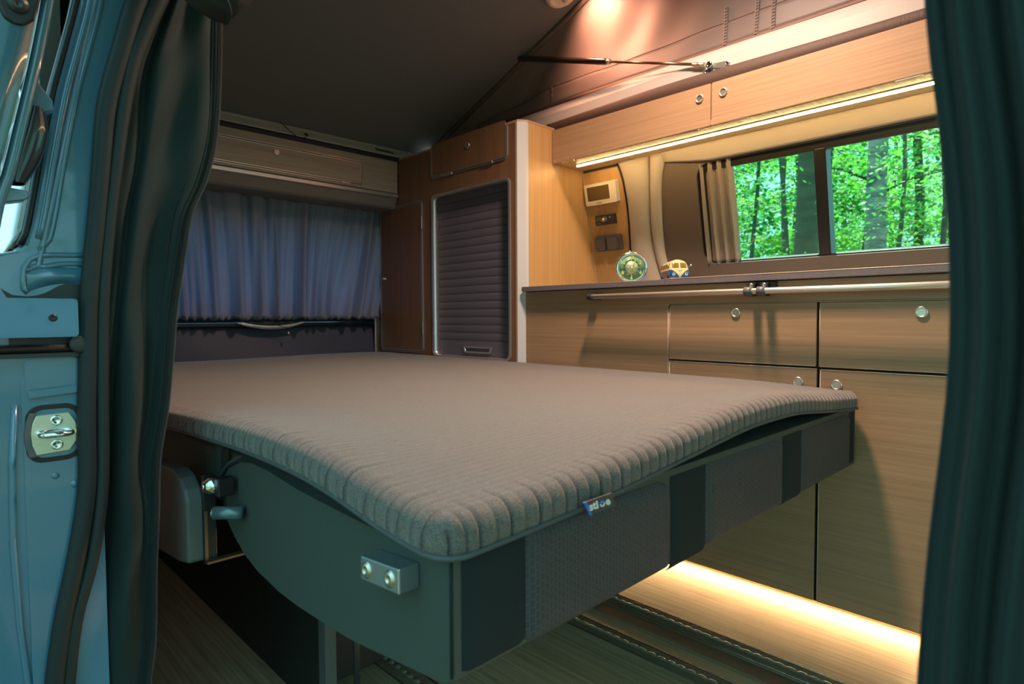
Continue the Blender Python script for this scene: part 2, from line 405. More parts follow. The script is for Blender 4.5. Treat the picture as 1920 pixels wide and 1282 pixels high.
# cream roof-opening frame along the kitchen side
fr = sroot('trim_7', (-.8, 1.67, 1.45), 'cream painted frame of the roof opening above the overhead cabinet')
def bow(x): return .012*math.exp(-((x+1.0)/.42)**2)
def rail(u, v):
    x = -2.2+3.3*u
    pf = [(1.662, 1.425), (1.658, 1.432), (1.660, 1.470), (1.666, 1.476), (1.690, 1.508), (1.700, 1.513), (1.72, 1.505), (1.72, 1.44)]
    k = int(round(v*(len(pf)-1))); y, z = pf[k]
    return (x, y, z+bow(x)*(1 if k < 2 else .5)+.004*(x+1.5)/1.2*(k >= 2)*.8)
MB().grid(rail, 70, 8, smooth=False).build('frame_rail', m_cream, fr, thick=.003)
def gask(u, v):
    x = -1.50+2.4*u; z = 1.400+v*.034+bow(x)*v
    return (x, 1.655-.006*math.sin(math.pi*v), z)
MB().grid(gask, 90, 8).build('edge_gasket', mat('brown_edge_gasket', (.055, .03, .022, 1), .7, bump=.5, bscale=(220, 5, 5), bdist=.002), fr, thick=.004)
# rear ledge with its gasket
lg = sroot('trim_8', (-2.22, .85, 1.43), 'pale ledge of the roof opening above the rear locker')
MB().prism(Fr((0, .15, 0), (1, 0, 0), (0, 0, 1), (0, 1, 0)), [(-2.20, 1.414), (-2.205, 1.426), (-2.254, 1.462), (-2.284, 1.496), (-2.31, 1.496), (-2.31, 1.414)], 0, 1.56).build('ledge', mat('pale_ledge_paint', (.78, .78, .74, 1), .3, coat=.5), lg, bevel=.003)
MB().prism(Fr((0, .15, 0), (1, 0, 0), (0, 0, 1), (0, 1, 0)), [(-2.193, 1.402), (-2.190, 1.412), (-2.196, 1.420), (-2.21, 1.420), (-2.21, 1.402)], 0, 1.335).build('edge_gasket', mat('dark_edge_gasket', (.012, .018, .03, 1), .7, bump=.5, bscale=(5, 260, 5), bdist=.002), lg)

MB().box(-2.318, -2.262, .15, 1.71, 1.4965, 1.512).build('skylight_block', m_rubber, lg)  # unseen strip added to keep skylight off the ledge

# ================================================================ FURNITURE
# ---- kitchen base unit
kf = FY(1.50)
kit = thing('kitchen_cabinet', (-.7, 1.65, .05), 'long light-brown wood kitchen base cabinet with drawers and doors under the grey worktop', 'cabinet')
MB().box(-1.467, .60, 1.512, 1.86, .055, .824).build('carcass', m_wood_x, kit)
MB().box(-1.467, .60, 1.5085, 1.512, .057, .823).build('door_gap', m_gap, kit)
MB().prism(kf, [(-1.467, .057), (-.9035, .057), (-.9035, .764), (-.896, .7725), (.60, .7725), (.60, .824), (-1.467, .824)], -.010, 0).build('fixed_panel', m_wood_x, kit, bevel=.0012)
MB().tube([kf(-.9022, z, .0002) for z in (.06, .3, .6, .762)], .0011, 6).tube([kf(x, .7712, .0002) for x in (-.893, -.4, .1, .55)], .0009, 6).build('edge_strip', m_trimline, kit, label='pale thin edge strip')
def front(name, x0, x1, z0, z1, kx=None, kz=None, lab=None, tlr=0):
    pl = [(x0, z0), (x1, z0), (x1, z1), (x0+tlr, z1)]+([(x0+tlr*.3, z1-tlr*.3), (x0, z1-tlr)] if tlr else [])
    d = MB().prism(kf, pl, -.008, .0005).build(name, m_wood_x, kit, bevel=.0013, label=lab)
    MB().tube([kf(x0+.0012, z0+.002, .0006), kf(x0+.0012, z1-.002-tlr, .0006)], .0009, 6).tube([kf(x0+.002, z0+.0012, .0006) if 'door' not in name else kf(x0+.002, z1-.0012, .0006), kf(x1-.002, z0+.0012, .0006) if 'door' not in name else kf(x1-.002, z1-.0012, .0006)], .0008, 6).build('edge_strip', m_trimline, d)
    if kx is not None: lock_knob(kf, kx, kz, d)
    return d
front('drawer', -.899, -.5095, .619, .7695, -.706, .747, tlr=.006)
front('drawer', -.5035, -.10, .6185, .7695, -.302, .745)
front('door', -.899, -.5075, .059, .6145, -.549, .580)
front('door', -.5005, -.10, .059, .6135, -.464, .579)
front('drawer', -.0955, .30, .6185, .7695)
front('door', -.0955, .30, .059, .6135)
MB().prism(kf, [(.304, .059), (.60, .059), (.60, .7695), (.304, .7695)], -.008, 0).build('fixed_panel', m_wood_x, kit, bevel=.0013)
MB().box(-1.467, .6, 1.62, 1.64, 0, .055).build('plinth', m_wood_x, kit)
# ---- worktop
wt = thing('worktop', (-.6, 1.68, .825), 'dark grey laminate worktop with a joint beside the clock', 'worktop')
MB().box(-1.4565, -.9015, 1.475, 1.885, .8253, .8415).build('slab', m_worktop, wt, bevel=.0012)
MB().box(-.8985, .62, 1.475, 1.885, .8253, .8415).build('slab', m_worktop, wt, bevel=.0012)
MB().box(-.9018, -.8982, 1.4765, 1.885, .8258, .8405).build('joint_strip', m_grey_plastic, wt)
MB().tube([(-.896, 1.4755, .8418), (-.4, 1.4755, .8418), (.6, 1.4755, .8418)], .0011, 6).build('edge_trim', m_trimline, wt, label='thin copper-coloured line along the top edge')
# ---- rail below the worktop
gr = thing('grab_rail', (-.6, 1.46, .79), 'slim metal rail on black brackets under the worktop edge', 'rail')
MB().tube([(-1.150, 1.455, .7985), (-.6, 1.455, .799), (.5, 1.455, .7985)], .0075, 16).build('tube', m_alu, gr)
eb = MB().prism(kf, rrect(-1.163, -1.135, .790, .8065, .004), 0, .022).tube([(-1.152, 1.455, .7985), (-1.137, 1.455, .7985)], .0095, 12).build('end_bracket', m_dark_plastic, gr, bevel=.0015)
for x in (-1.157, -1.143): MB().lathe(kf, x, .7985, [(.0032, .022), (.0032, .0235), (.002, .0245), (.0003, .0235)], 12).build('screw', m_nickel, eb)
cbk = MB().prism(kf, rrect(-.662, -.600, .803, .8225, .004), 0, .018).build('centre_bracket', m_dark_plastic, gr, bevel=.0015)
for x in (-.653, -.621):
    MB().prism(kf, rrect(x-.0095, x+.0095, .787, .8215, .003), .018, .031).build('clamp', m_dark_plastic, cbk, bevel=.0015)
    MB().tube([(x-.0095, 1.455, .7985), (x+.0095, 1.455, .7985)], .0115, 18).build('collar', m_grey_plastic, cbk)
    MB().lathe(kf, x, .8145, [(.0048, .031), (.0048, .0316), (.003, .0325), (.0024, .0318), (.0002, .0318)], 14).build('screw', m_nickel, cbk)
# ---- overhead cabinet
ohf = FY(1.633)
oh = thing('overhead_cabinet', (-.6, 1.72, 1.283), 'long light-brown wood overhead locker above the side window', 'cabinet')
ohb = MB(); ohb.box(-1.4565, .60, 1.640, 1.765, 1.2995, 1.400); ohb.build('carcass', m_wood_x, oh)
MB().box(-1.4555, .60, 1.637, 1.806, 1.286, 1.2993).build('underside', mat('overhead_underside', (.47, .35, .21, 1), .35, var=.08, vscale=(2, 90, 90)), oh)
for x0, x1, kx in ((-1.4545, -.850, -.884), (-.846, -.12, -.812), (-.116, .6, -.06)):
    d = MB().prism(ohf, rrect(x0, x1, 1.2835, 1.4025, .003, 3), -.006, 0).build('door', m_wood_x, oh, bevel=.0014)
    lock_knob(ohf, kx, 1.367, d)
for x in (-1.385, -.915, -.770, -.365, -.19):
    MB().box(x-.027, x+.027, 1.634, 1.641, 1.2795, 1.2858).build('hinge', m_nickel, oh, bevel=.0008)
# ---- overhead light strip
ls = thing('led_strip_light', (-.6, 1.712, 1.28), 'glowing warm light strip under the overhead locker', 'light strip')
MB().box(-1.41, .45, 1.702, 1.724, 1.282, 1.2855).build('channel', m_alu, ls)
m_led = mat('led_warm', (1, .8, .5, 1), emit=(1, .63, .27, 1), es=46)
MB().box(-1.405, .45, 1.7098, 1.7152, 1.2785, 1.282).build('diffuser', m_led, ls)
MB().box(-1.405, .45, 1.645, 1.690, 1.2838, 1.2856).build('reflector_band', mat('ridged_band', (.55, .45, .28, 1), .25, var=.3, vscale=(70, 1, 1), bump=.4, bscale=(120, 1, 1), bdist=.001), ls)
# ---- plinth light strip
ps = thing('led_strip_light', (-.5, 1.615, .02), 'hidden warm light strip glowing onto the floor under the kitchen cabinet', 'light strip')
MB().box(-1.45, .58, 1.6165, 1.6198, .012, .030).build('channel', m_alu, ps)
MB().box(-1.45, .58, 1.6140, 1.6165, .016, .026).build('diffuser', mat('led_warm_floor', (1, .8, .5, 1), emit=(1, .64, .29, 1), es=75), ps)

# ---- wardrobe
wf = FY(1.48)
wa = thing('wardrobe', (-1.9, 1.7, 0), 'tall dark reddish-brown wood wardrobe with roller shutter behind the bed', 'wardrobe')
out = [(-2.395, .02), (-1.484, .02), (-1.484, 1.406), (-2.199, 1.406), (-2.199, 1.245), (-2.215, 1.236), (-2.395, 1.236)]
MB().prism(wf, out, -.014, 0, holes=[rrect(-1.960, -1.519, .587, 1.220, .018)]).build('front_panel', m_wood_z, wa, bevel=.0008)
MB().prism(Fr((0, 0, 0), (0, 1, 0), (0, 0, 1), (1, 0, 0)), [(1.5105, .02), (2.07, .02), (2.079-KW*.02-.0, .02), (2.079-KW*1.4, 1.4), (2.079-KW*1.4, 1.406), (1.5105, 1.406)], -1.472, -1.4575).build('side_panel', m_wood_side, wa)
MB().box(-2.395, -1.475, 1.60, 1.76, .02, 1.40).build('carcass', m_gap, wa)
MB().prism(Fr((0, 0, 0), (1, 0, 0), (0, 1, 0), (0, 0, 1)), [(-2.199, 1.479), (-1.478, 1.479), (-1.457, 1.508), (-1.457, 1.76), (-2.199, 1.76)], 1.4062, 1.4135).build('top_board', m_wood_edge, wa)
PF = Fr((0, 0, 0), (1, 0, 0), (0, 1, 0), (0, 0, 1))
MB().prism(PF, [(-1.4845, 1.479), (-1.4785, 1.477), (-1.4590, 1.5015), (-1.4560, 1.511), (-1.459, 1.515), (-1.4845, 1.495)], .02, 1.406).build('corner_post', m_white_post, wa, bevel=.002, label='white metal corner profile')
MB().box(-1.488, -1.4845, 1.4785, 1.49, .02, 1.406).build('post_seam', m_wood_edge, wa)
MB().box(-2.399, -2.390, 1.474, 1.49, .02, 1.236).build('edge_profile', m_silver, wa, bevel=.001)
# roller shutter
fr_o = rrect(-1.966, -1.513, .582, 1.225, .022); fr_i = rrect(-1.957, -1.522, .590, 1.217, .018)
rs = MB().prism(wf, fr_o, -.002, .004, holes=[fr_i]).build('shutter_frame', m_silver, wa, bevel=.0012, label='silver rounded frame')
MB().prism(wf, rrect(-1.959, -1.520, .588, 1.219, .018), -.030, -.001, holes=[rrect(-1.9575, -1.5215, .5895, 1.2175, .018)], smooth=True).build('shutter_reveal', m_silver, rs)
sl = MB(); z = .598; n = 0
def slat(z0, z1):
    def f(u, v):
        return wf(-1.958+.437*u, z0+(z1-z0)*v, -.027+.0012*math.sin(math.pi*v)**.5)
    return f
hts = [.030]*20
zz = 0.650
sl.grid(slat(.588, .6485), 2, 9)
while zz < 1.225:
    sl.grid(slat(zz, zz+.0285), 2, 7); zz += .0300
sh = sl.build('roller_shutter', m_slat, wa, label='dark grey slatted roller shutter')
MB().box(-1.958, -1.521, 1.508, 1.512, .588, 1.22).build('shutter_backing', m_gap, sh)
hd = MB().prism(Fr((0, 1.505, 0), (1, 0, 0), (0, 0, 1), (0, -1, 0)), [(-1.800, .6265), (-1.636, .6265), (-1.643, .606), (-1.648, .602), (-1.788, .602), (-1.793, .606)], 0, .007, holes=[[(-1.790, .621), (-1.646, .621), (-1.652, .608), (-1.784, .608)]])
hd.build('handle', m_silver, sh, bevel=.001, label='silver recessed pull handle')
# framed doors on the wardrobe
def framed(name, F, x0, x1, z0, z1, r, par, m, hinges, knob, small=False, open_top=False, hv=True):
    d = MB().prism(F, rrect(x0+.009, x1-.009, z0+.009, z1-(-.02 if open_top else .009), max(r-.009, .004)), 0, .0035).build(name, m, par, bevel=.001)
    if open_top:
        pass
    for a, b, nm, mt in ((0, .0030, 'frame_ring', m_silver), (.0030, .0062, 'gap_ring', m_gap), (.0062, .0095, 'door_edging', m_silver)):
        if open_top:
            def U(i): return [(x0+i, z1)]+[(x0+i, z0+r)]+[(x0+r-(r-i)*math.cos(q), z0+r-(r-i)*math.sin(q)) for q in [k*math.pi/12 for k in range(1, 6)]]+[(x0+r, z0+i), (x1-r, z0+i)]+[(x1-r+(r-i)*math.sin(q), z0+r-(r-i)*math.cos(q)) for q in [k*math.pi/12 for k in range(1, 6)]]+[(x1-i, z0+r), (x1-i, z1)]
            A, B = U(a), U(b); MB().prism(F, A+B[::-1], -.001, .0042 if mt is m_silver else .001).build(nm, mt, d)
        else:
            MB().prism(F, rrect(x0+a, x1-a, z0+a, z1-a, r-a), -.001, .0042 if mt is m_silver else .001, holes=[rrect(x0+b, x1-b, z0+b, z1-b, max(r-b, .003))]).build(nm, mt, d)
    for hx0, hx1, hz0, hz1 in hinges: MB().prism(F, [(hx0, hz0), (hx1, hz0), (hx1, hz1), (hx0, hz1)], 0, .007).build('hinge', m_nickel, d, bevel=.0012)
    if small: 
        k = MB().lathe(F, knob[0], knob[1], [(.0065, .003), (.0065, .005), (.003, .006), (.003, .010), (.0065, .012), (.006, .016), (.001, .018)], 16).build('knob', m_nickel, d)
    else: lock_knob(Fr(F(0, 0, .0035), F.u, F.v, F.n), knob[0], knob[1], d, .012)
    return d
framed('flap_door', wf, -1.966, -1.525, 1.290, 1.404, .02, wa, m_wood_z, [(-1.90, -1.83, 1.287, 1.2965), (-1.66, -1.60, 1.287, 1.2965)], (-1.737, 1.377), open_top=True)
framed('door', wf, -2.345, -2.028, .593, 1.217, .02, wa, m_wood_z, [(-2.034, -2.026, 1.10, 1.15), (-2.034, -2.026, .67, .72)], (-2.304, .909), small=True)

# ---- rear locker
rl = thing('rear_locker', (-2.3, .8, 1.25), 'pale greyish wood locker across the rear above the curtains', 'cabinet')
rxf = FX(-2.20)
MB().box(-2.44, -2.2005, .16, 1.4765, 1.268, 1.4015).build('body', m_wood_y, rl)
YF = Fr((0, .16, 0), (1, 0, 0), (0, 0, 1), (0, 1, 0))
MB().prism(YF, [(-2.1985, 1.264), (-2.1965, 1.262), (-2.1965, 1.250), (-2.200, 1.2475), (-2.204, 1.250), (-2.204, 1.264)], 0, 1.317).build('light_profile', m_silver, rl, label='bright aluminium strip along the lower edge')
MB().prism(YF, [(-2.2042, 1.266), (-2.2042, 1.2478), (-2.226, 1.213), (-2.236, 1.206), (-2.44, 1.206), (-2.44, 1.266)], 0, 1.317).build('valance', mat('grey_valance', (.19, .18, .175, 1), .55), rl)
framed('flap_door', rxf, .40, 1.308, 1.276, 1.373, .014, rl, m_wood_y, [(1.21, 1.25, 1.273, 1.281)], (.952, 1.345))

# ---- wood control panel on the leaning wall
cp = thing('control_board', (-1.37, 1.86, .85), 'narrow curved-edge wood board between wardrobe and pillar holding the controls', 'panel')
cpoly = [(-1.455, .85)]+[(smooth_tab(XA, z)-.006, z) for z in [.85+.428*i/16 for i in range(17)]]+[(-1.455, 1.278)]
MB().prism(FW, cpoly, -.015, .004).build('board', m_wood_side, cp)
MB().prism(FW, [(-1.4565, .85), (-1.4535, .85), (-1.4535, 1.28), (-1.4565, 1.28)], .004, .006).build('edge_bead', m_trimline, cp)
FW2 = WallFr()
def slant(x): return .010*(x+1.375)*0
# display
dp = thing('control_display', (-1.373, 1.83, 1.19), 'cream plastic control display with blank brown screen, topmost on the wood board', 'display')
m_creamp = mat('cream_plastic', (.72, .66, .55, 1), .4)
MB().prism(FW, rrect(-1.444, -1.302, 1.159, 1.235, .004), .004, .026).build('housing', m_creamp, dp, bevel=.002)
MB().prism(FW, rrect(-1.435, -1.327, 1.171, 1.228, .002), .026, .0268).build('bezel', mat('bezel_cream', (.85, .78, .62, 1), .4), dp)
MB().prism(FW, rrect(-1.431, -1.331, 1.1745, 1.2245, .002), .0262, .0275).build('screen', mat('brown_screen', (.12, .075, .03, 1), .2), dp)
text(FW, 'CALIRA', -1.383, 1.1645, .008, .0262, mat('display_print', (.10, .07, .05, 1), .6), dp)
# heater control
hc = thing('heater_control', (-1.372, 1.85, 1.10), 'small dark heater control unit with round dial, below the cream display', 'control unit')
MB().prism(FW, rrect(-1.414, -1.328, 1.084, 1.1195, .003), .004, .020).build('housing', m_dark_plastic, hc, bevel=.0015)
MB().prism(FW, rrect(-1.409, -1.384, 1.098, 1.114, .001), .020, .0206).build('screen', mat('green_brown_lcd', (.10, .09, .02, 1), .25), hc)
dl = MB().lathe(FW, -1.371, 1.1025, [(.0125, .020), (.0125, .022), (.0085, .0235), (.0085, .029), (.0075, .0305), (.0005, .0305)], 24).build('dial', m_grey_plastic, hc)
MB().lathe(FW, -1.371, 1.1025, [(.0068, .0305), (.0068, .0312), (.0005, .0312)], 20).build('dial_cap', m_nickel, dl)
MB().lathe(FW, -1.346, 1.108, [(.0022, .020), (.0022, .0212), (.0002, .0212)], 10).build('button', m_nickel, hc)
text(FW, 't-nova', -1.398, 1.0905, .0055, .0202, m_creamp, hc)
# double socket
sk = thing('double_socket', (-1.37, 1.87, 1.02), 'dark grey double socket with two lids, lowest on the wood board', 'socket')
MB().prism(FW, rrect(-1.426, -1.312, .989, 1.046, .006), .004, .018).build('back_box', m_grey_plastic, sk, bevel=.002)
for x in (-1.400, -1.345):
    MB().prism(FW, rrect(x-.022, x+.022, .994, 1.039, .005), .018, .030).build('lid', mat('lid_grey', (.085, .078, .075, 1), .5), sk, bevel=.003)

# ---- beige window curtain
wc = thing('window_curtain', (-.93, 1.86, .91), 'pleated beige curtain gathered at the left end of the side window', 'curtain')
def wcf(u, v):
    z = .9125+v*.319
    x = -.990+u*(.112+.004*(1-v))
    ph = u*2*math.pi*3.6+.5*math.sin(v*2.2)
    return FW(x+.003*math.sin(ph*1.0+1)+.002*v*math.sin(ph*2), z, -.002+.010*math.sin(ph)+.003*math.sin(2.1*ph+v)*(1-v)*1.0)
MB().grid(wcf, 90, 24).build('cloth', m_curtain_win, wc, thick=.0012)
MB().grid(lambda u, v: wcf(.93+.07*u, v)+FW.n*.0012, 6, 24).build('side_hem', m_curtain_win, wc)
MB().tube([FW(-.992, 1.224, -.012), FW(.19, 1.224, -.012)], .003, 8).build('rod', m_dark_trim, wc)

# ---- rear curtains
def rear_curtain(y0, y1, lab, seedv, lean):
    c = thing('rear_curtain', (-2.38, (y0+y1)/2, .74), lab, 'curtain', None)
    rnd = random.Random(seedv); fr_ = [(rnd.uniform(9, 40), rnd.uniform(0, 6), rnd.uniform(.3, 1)) for _ in range(5)]
    def f(u, v):
        z = .735+v*.485
        y = y0+(y1-y0)*u
        spread = (1-v)
        q = y+lean*(1-v)*(1-abs(2*u-1))*.03
        c0 = q+lean*.13*spread**1.3*(u-(0 if lean > 0 else 1))*(1 if lean > 0 else -1)*.8+.012*math.sin(q*23+seedv)
        d = abs(math.sin(c0*42+seedv+.5*math.sin(c0*17)))**.8-.6+.45*math.sin(c0*71+2.2*math.sin(c0*9)+seedv)+.25*math.sin(c0*140+3*spread)
        dd = .034*d*(.6+.4*spread)
        if v < .05: dd += .0035*math.sin(y*260+seedv)*(1-v/.05)*1.5
        zz = z+(.004*math.sin(y*210+seedv) if v < .02 else 0)
        return (-2.358+dd, y+.02*lean*spread**2*(0 if u in (0,) else 1)*math.sin(u*3.1), zz)
    cl = MB().grid(f, 220, 50).build('cloth', m_curtain_rear, c, thick=.0014)
    def g(u, v):
        p = Vector(f(u, .008+.025*v)); p.x += .003+.003*math.sin(math.pi*v)+.0018*math.sin(p.y*330+seedv); return p
    MB().grid(g, 260, 6).build('gathered_hem', m_curtain_rear, c, thick=.001)
    return c
rear_curtain(.20, 1.0095, 'left half of the grey pleated rear curtain, slanting folds, next to the door curtain', 3, -1)
rcur2 = rear_curtain(1.010, 1.477, 'right half of the grey pleated rear curtain beside the wardrobe', 11, 1)
cr = rcur2
MB().tube([(-2.362, .985, .735), (-2.360, 1.00, .715), (-2.36, 1.02, .708), (-2.36, 1.05, .70), (-2.36, 1.056, .680)], .0014, 6).build('cord', m_black, cr)
MB().tube([(-2.36, 1.056, .684), (-2.36, 1.056, .672)], [.0042, .0036], 10).build('toggle', m_nickel, cr, label='small metal toggle on the draw cord')
rc = thing('curtain_wire', (-2.38, .8, 1.22), 'dark curtain wire behind the rear locker valance', 'wire')
MB().tube([(-2.375, .17, 1.218), (-2.375, 1.474, 1.222)], .003, 6).build('wire', m_black, rc)

# ---- cable and hinge on the rear ledge
def ledge(t, y): return Vector((-2.205-.051*t, y, 1.426+.038*t))
cb = thing('roof_cable', (-2.22, 1.04, 1.43), 'black cable looping out of a round grommet on the pale rear ledge', 'cable')
MB().tube([(-2.236, .984, 1.470), (-2.216, .990, 1.456), (-2.203, 1.008, 1.434), (-2.196, 1.030, 1.418), (-2.198, 1.05, 1.417), (-2.205, 1.068, 1.424), (-2.216, 1.078, 1.436)], .0018, 8).build('cord', m_black, cb)
LF = Fr(ledge(.38, 1.081), (0, 1, 0), (-.051, 0, .038), (.038, 0, .051))
MB().lathe(LF, 0, 0, [(.0085, 0), (.0085, .003), (.006, .004), (.0002, .003)], 20).build('grommet', m_black, cb)
hg = lg
HF = Fr(ledge(.5, 1.433), (0, 1, 0), (-.051, 0, .038), (.038, 0, .051))
hpz = MB().prism(HF, [(-.042, -.010), (.042, -.010), (.042, .010), (-.042, .010)], 0, .003).build('hinge_plate', mat('hinge_plate', (.10, .09, .05, 1), .4, metal=.6), hg, bevel=.0008)
for x in (-.03, 0, .03): MB().lathe(HF, x, -.002, [(.0032, .003), (.003, .004), (.0002, .0045)], 10).build('screw', m_nickel, hpz)

# ================================================================ BED
def topz(x, y):
    e = smooth_tab([(.33, .562), (.45, .566), (.56, .572), (.75, .588), (.91, .601), (1.02, .603), (1.13, .600), (1.3, .584), (1.49, .570)], y)
    fr0 = math.exp(-((x+.41)/.16)**2) if x > -.9 else math.exp(-((x+.41)/.16)**2)
    nr = math.exp(-((y-.33)/.10)**2)
    near = smooth_tab([(-1.3, .572), (-1.1, .582), (-.85, .590), (-.6, .585), (-.4, .565)], x)
    z = .583+.004*math.sin(x*2.3)+.002*math.sin(y*7+x*3)
    z = z*(1-nr)+nr*near
    return z*(1-fr0)+e*fr0
X0, X1, Y0, Y1 = -2.385, -.408, .318, 1.488
tp = thing('mattress_topper', (-1.4, .9, .55), 'large grey-brown ribbed mattress topper spread over the bed', 'mattress topper')
R_, TH = .022, .036
prof = [(.045, -TH-.002), (.006, -TH-.001), (.0005, -TH+.002), (-.0005, -.026)]
for k in range(0, 7):
    q = k/6*math.pi/2; prof.append((R_*(1-math.cos(q))*.9, -R_*(1-math.sin(q))))
def axis(a, b, step):
    A = [(a+i, dz) for i, dz in prof]; inner0 = a+R_*.9; inner1 = b-R_*.9
    n = int((inner1-inner0)/step); mid = [(inner0+(inner1-inner0)*k/n, 0.) for k in range(1, n)]
    return A+mid+[(b-i, dz) for i, dz in reversed(prof)]
ax, ay = axis(X0, X1, .0031), axis(Y0, Y1, .0031)
vs = []; RC = .035; shade_vals = []
for (y, dzy) in ay:
    for (x, dzx) in ax:
        ix, iy = min(x-X0, X1-x), min(y-Y0, Y1-y)
        dz = min(dzx, dzy)
        px, py = x, y; tv_ = 0.
        if ix < RC and iy < RC:
            a = (RC-ix)/RC; b = (RC-iy)/RC
            a2 = a*math.sqrt(max(0, 1-b*b/2)); b2 = b*math.sqrt(max(0, 1-a*a/2))
            px = X0+RC-a2*RC if x-X0 < X1-x else X1-RC+a2*RC
            py = Y0+RC-b2*RC if y-Y0 < Y1-y else Y1-RC+b2*RC
        z = topz(px, py)+dz
        # quilted ribs on the border, running over the edge
        if dz > -TH+.001:
            def rib(t, per): 
                s_ = abs(math.sin(math.pi*t/per)); return -max(0, 1-s_*2.6)
            wy = max(0, 1-iy/.052)**.6; wx = max(0, 1-ix/.052)**.6
            amp = .0032
            if iy < ix or wx <= 0: q_ = rib(x, .0200)*wy
            else: q_ = rib(y, .0200)*wx
            d = q_*amp; tv_ = min(1, max(0, -q_-.25)*1.6)  # shade in the rib grooves, painted dark into the cover colour
            if wy > 0 or wx > 0:
                z += d*(1 if dz > -.012 else .3)
                if dz < -.002:
                    if iy < ix: py -= d*(-1 if y < .9 else 1)
                    else: px += d*(1 if x > -1.4 else -1)
        vs.append((px, py, z)); shade_vals.append(tv_)
nx, ny = len(ax), len(ay)
fs = [(j*nx+i, j*nx+i+1, (j+1)*nx+i+1, (j+1)*nx+i) for j in range(ny-1) for i in range(nx-1)]
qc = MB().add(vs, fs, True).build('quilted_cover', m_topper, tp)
ca = qc.data.color_attributes.new('groove_shade', 'FLOAT_COLOR', 'POINT')
ca.data.foreach_set('color', [c for t_ in shade_vals for c in (t_, t_, t_, 1)])
def perim(off, dz):
    L = []
    for t in np.linspace(Y0+.03, Y1-.03, 60): L.append((X1-off, t))
    for q in (25, 50, 75): L.append((X1-.03+(.03-off)*math.cos(math.radians(q)), Y1-.03+(.03-off)*math.sin(math.radians(q))))
    for t in np.linspace(X1-.03, X0+.03, 90): L.append((t, Y1-off))
    for t in np.linspace(Y1-.03, Y0+.03, 40): L.append((X0+off, t))
    for t in np.linspace(X0+.03, X1-.03, 90): L.append((t, Y0+off))
    for q in (25, 50, 75): L.append((X1-.03+(.03-off)*math.sin(math.radians(q)), Y0+.03-(.03-off)*math.cos(math.radians(q))))
    return [(x, y, topz(x, y)+dz) for x, y in L]
MB().tube(perim(.001, -TH-.001), .0030, 8, closed=True).build('piping', m_pipe, tp)
# brand tag
TGF = Fr((-.399, .520, .5345), (0, 1, 0), (.25, 0, 1), (1, 0, -.25))
tgm = MB().prism(TGF, [(-.027, .010), (-.010, -.009), (.036, -.009), (.022, .010)], 0, .0012)
tg_ = tgm.build('brand_tag', mat('tag_charcoal', (.05, .05, .06, 1), .6), tp, label='small charcoal fabric tag with white and blue lettering')
MB().prism(TGF, [(-.028, .010), (-.011, -.0095), (-.007, -.0095), (-.023, .010)], -.0004, .0016).build('blue_edge', mat('tag_blue', (.0, .16, .62, 1), .5), tg_)
TT = Fr(TGF.o, TGF.u, TGF.v+Vector((0, -.55, 0)), TGF.n)
m_tw = mat('tag_white', (.75, .78, .85, 1), .6)
text(TT, 'sti', -.0075, .002, .017, .0013, m_tw, tg_, bold=.0006)
text(TT, 'e', .0175, .0012, .017, .0013, m_tw, tg_, bold=.0006)
def arc(cx, cy, r0, r1, a0, a1, n=10):
    return [(cx+r1*math.cos(math.radians(a0+(a1-a0)*k/n)), cy+r1*math.sin(math.radians(a0+(a1-a0)*k/n))) for k in range(n+1)]+[(cx+r0*math.cos(math.radians(a1+(a0-a1)*k/n)), cy+r0*math.sin(math.radians(a1+(a0-a1)*k/n))) for k in range(n+1)]
MB().prism(TT, arc(.0075, .0008, .0024, .0048, 175, 365), .0013, .0018).build('lettering', m_tw, tg_)
MB().prism(TT, arc(.0075, .0012, .0008, .0044, 20, 160), .0013, .0019).build('lettering', mat('tag_cyan', (.0, .32, .75, 1), .5), tg_)

# folding bed bench
bb = thing('bed_bench', (-1.2, .9, .2), 'dark upholstered fold-out bed bench with mesh front carrying the topper', 'bed bench')
side = [(-.420, .536), (-.420, .408), (-.436, .399), (-.461, .395), (-.506, .389), (-.560, .381), (-.613, .374), (-.678, .370), (-.740, .367), (-.801, .367), (-.873, .374), (-.920, .385), (-.955, .400), (-.985, .418), (-1.003, .436), (-1.016, .458), (-1.019, .478), (-1.010, .497), (-.985, .512), (-.946, .530), (-.90, .540), (-.83, .545), (-.671, .545), (-.50, .541)]
SF = Fr((0, .336, 0), (1, 0, 0), (0, 0, 1), (0, 1, 0))
MB().prism(SF, side, 0, 1.149).build('back_cushion', m_seat_side, bb, bevel=.007, seg=3)
# seams on the side
lowl = [(-1.012, .470), (-1.003, .488), (-.976, .509), (-.926, .527), (-.881, .533), (-.828, .533), (-.725, .525), (-.64, .522), (-.566, .520), (-.503, .520), (-.457, .523), (-.4215, .528)]
MB().tube([(-.4215, .3345, .532), (-.4205, .3335, .50), (-.4205, .3335, .412)], .0016, 6).tube([(x, .3350, z) for x, z in lowl], .0024, 8).build('seam', m_seat_dark, bb)
MB().prism(Fr((0, .3335, 0), (1, 0, 0), (0, 0, 1), (0, 1, 0)), [(x, z) for x, z in lowl[3:]]+[(-.4215, .539), (-.50, .544), (-.671, .547), (-.83, .547), (-.91, .540)], 0, .004).build('boxing_band', m_seat_dark, bb, bevel=.001)
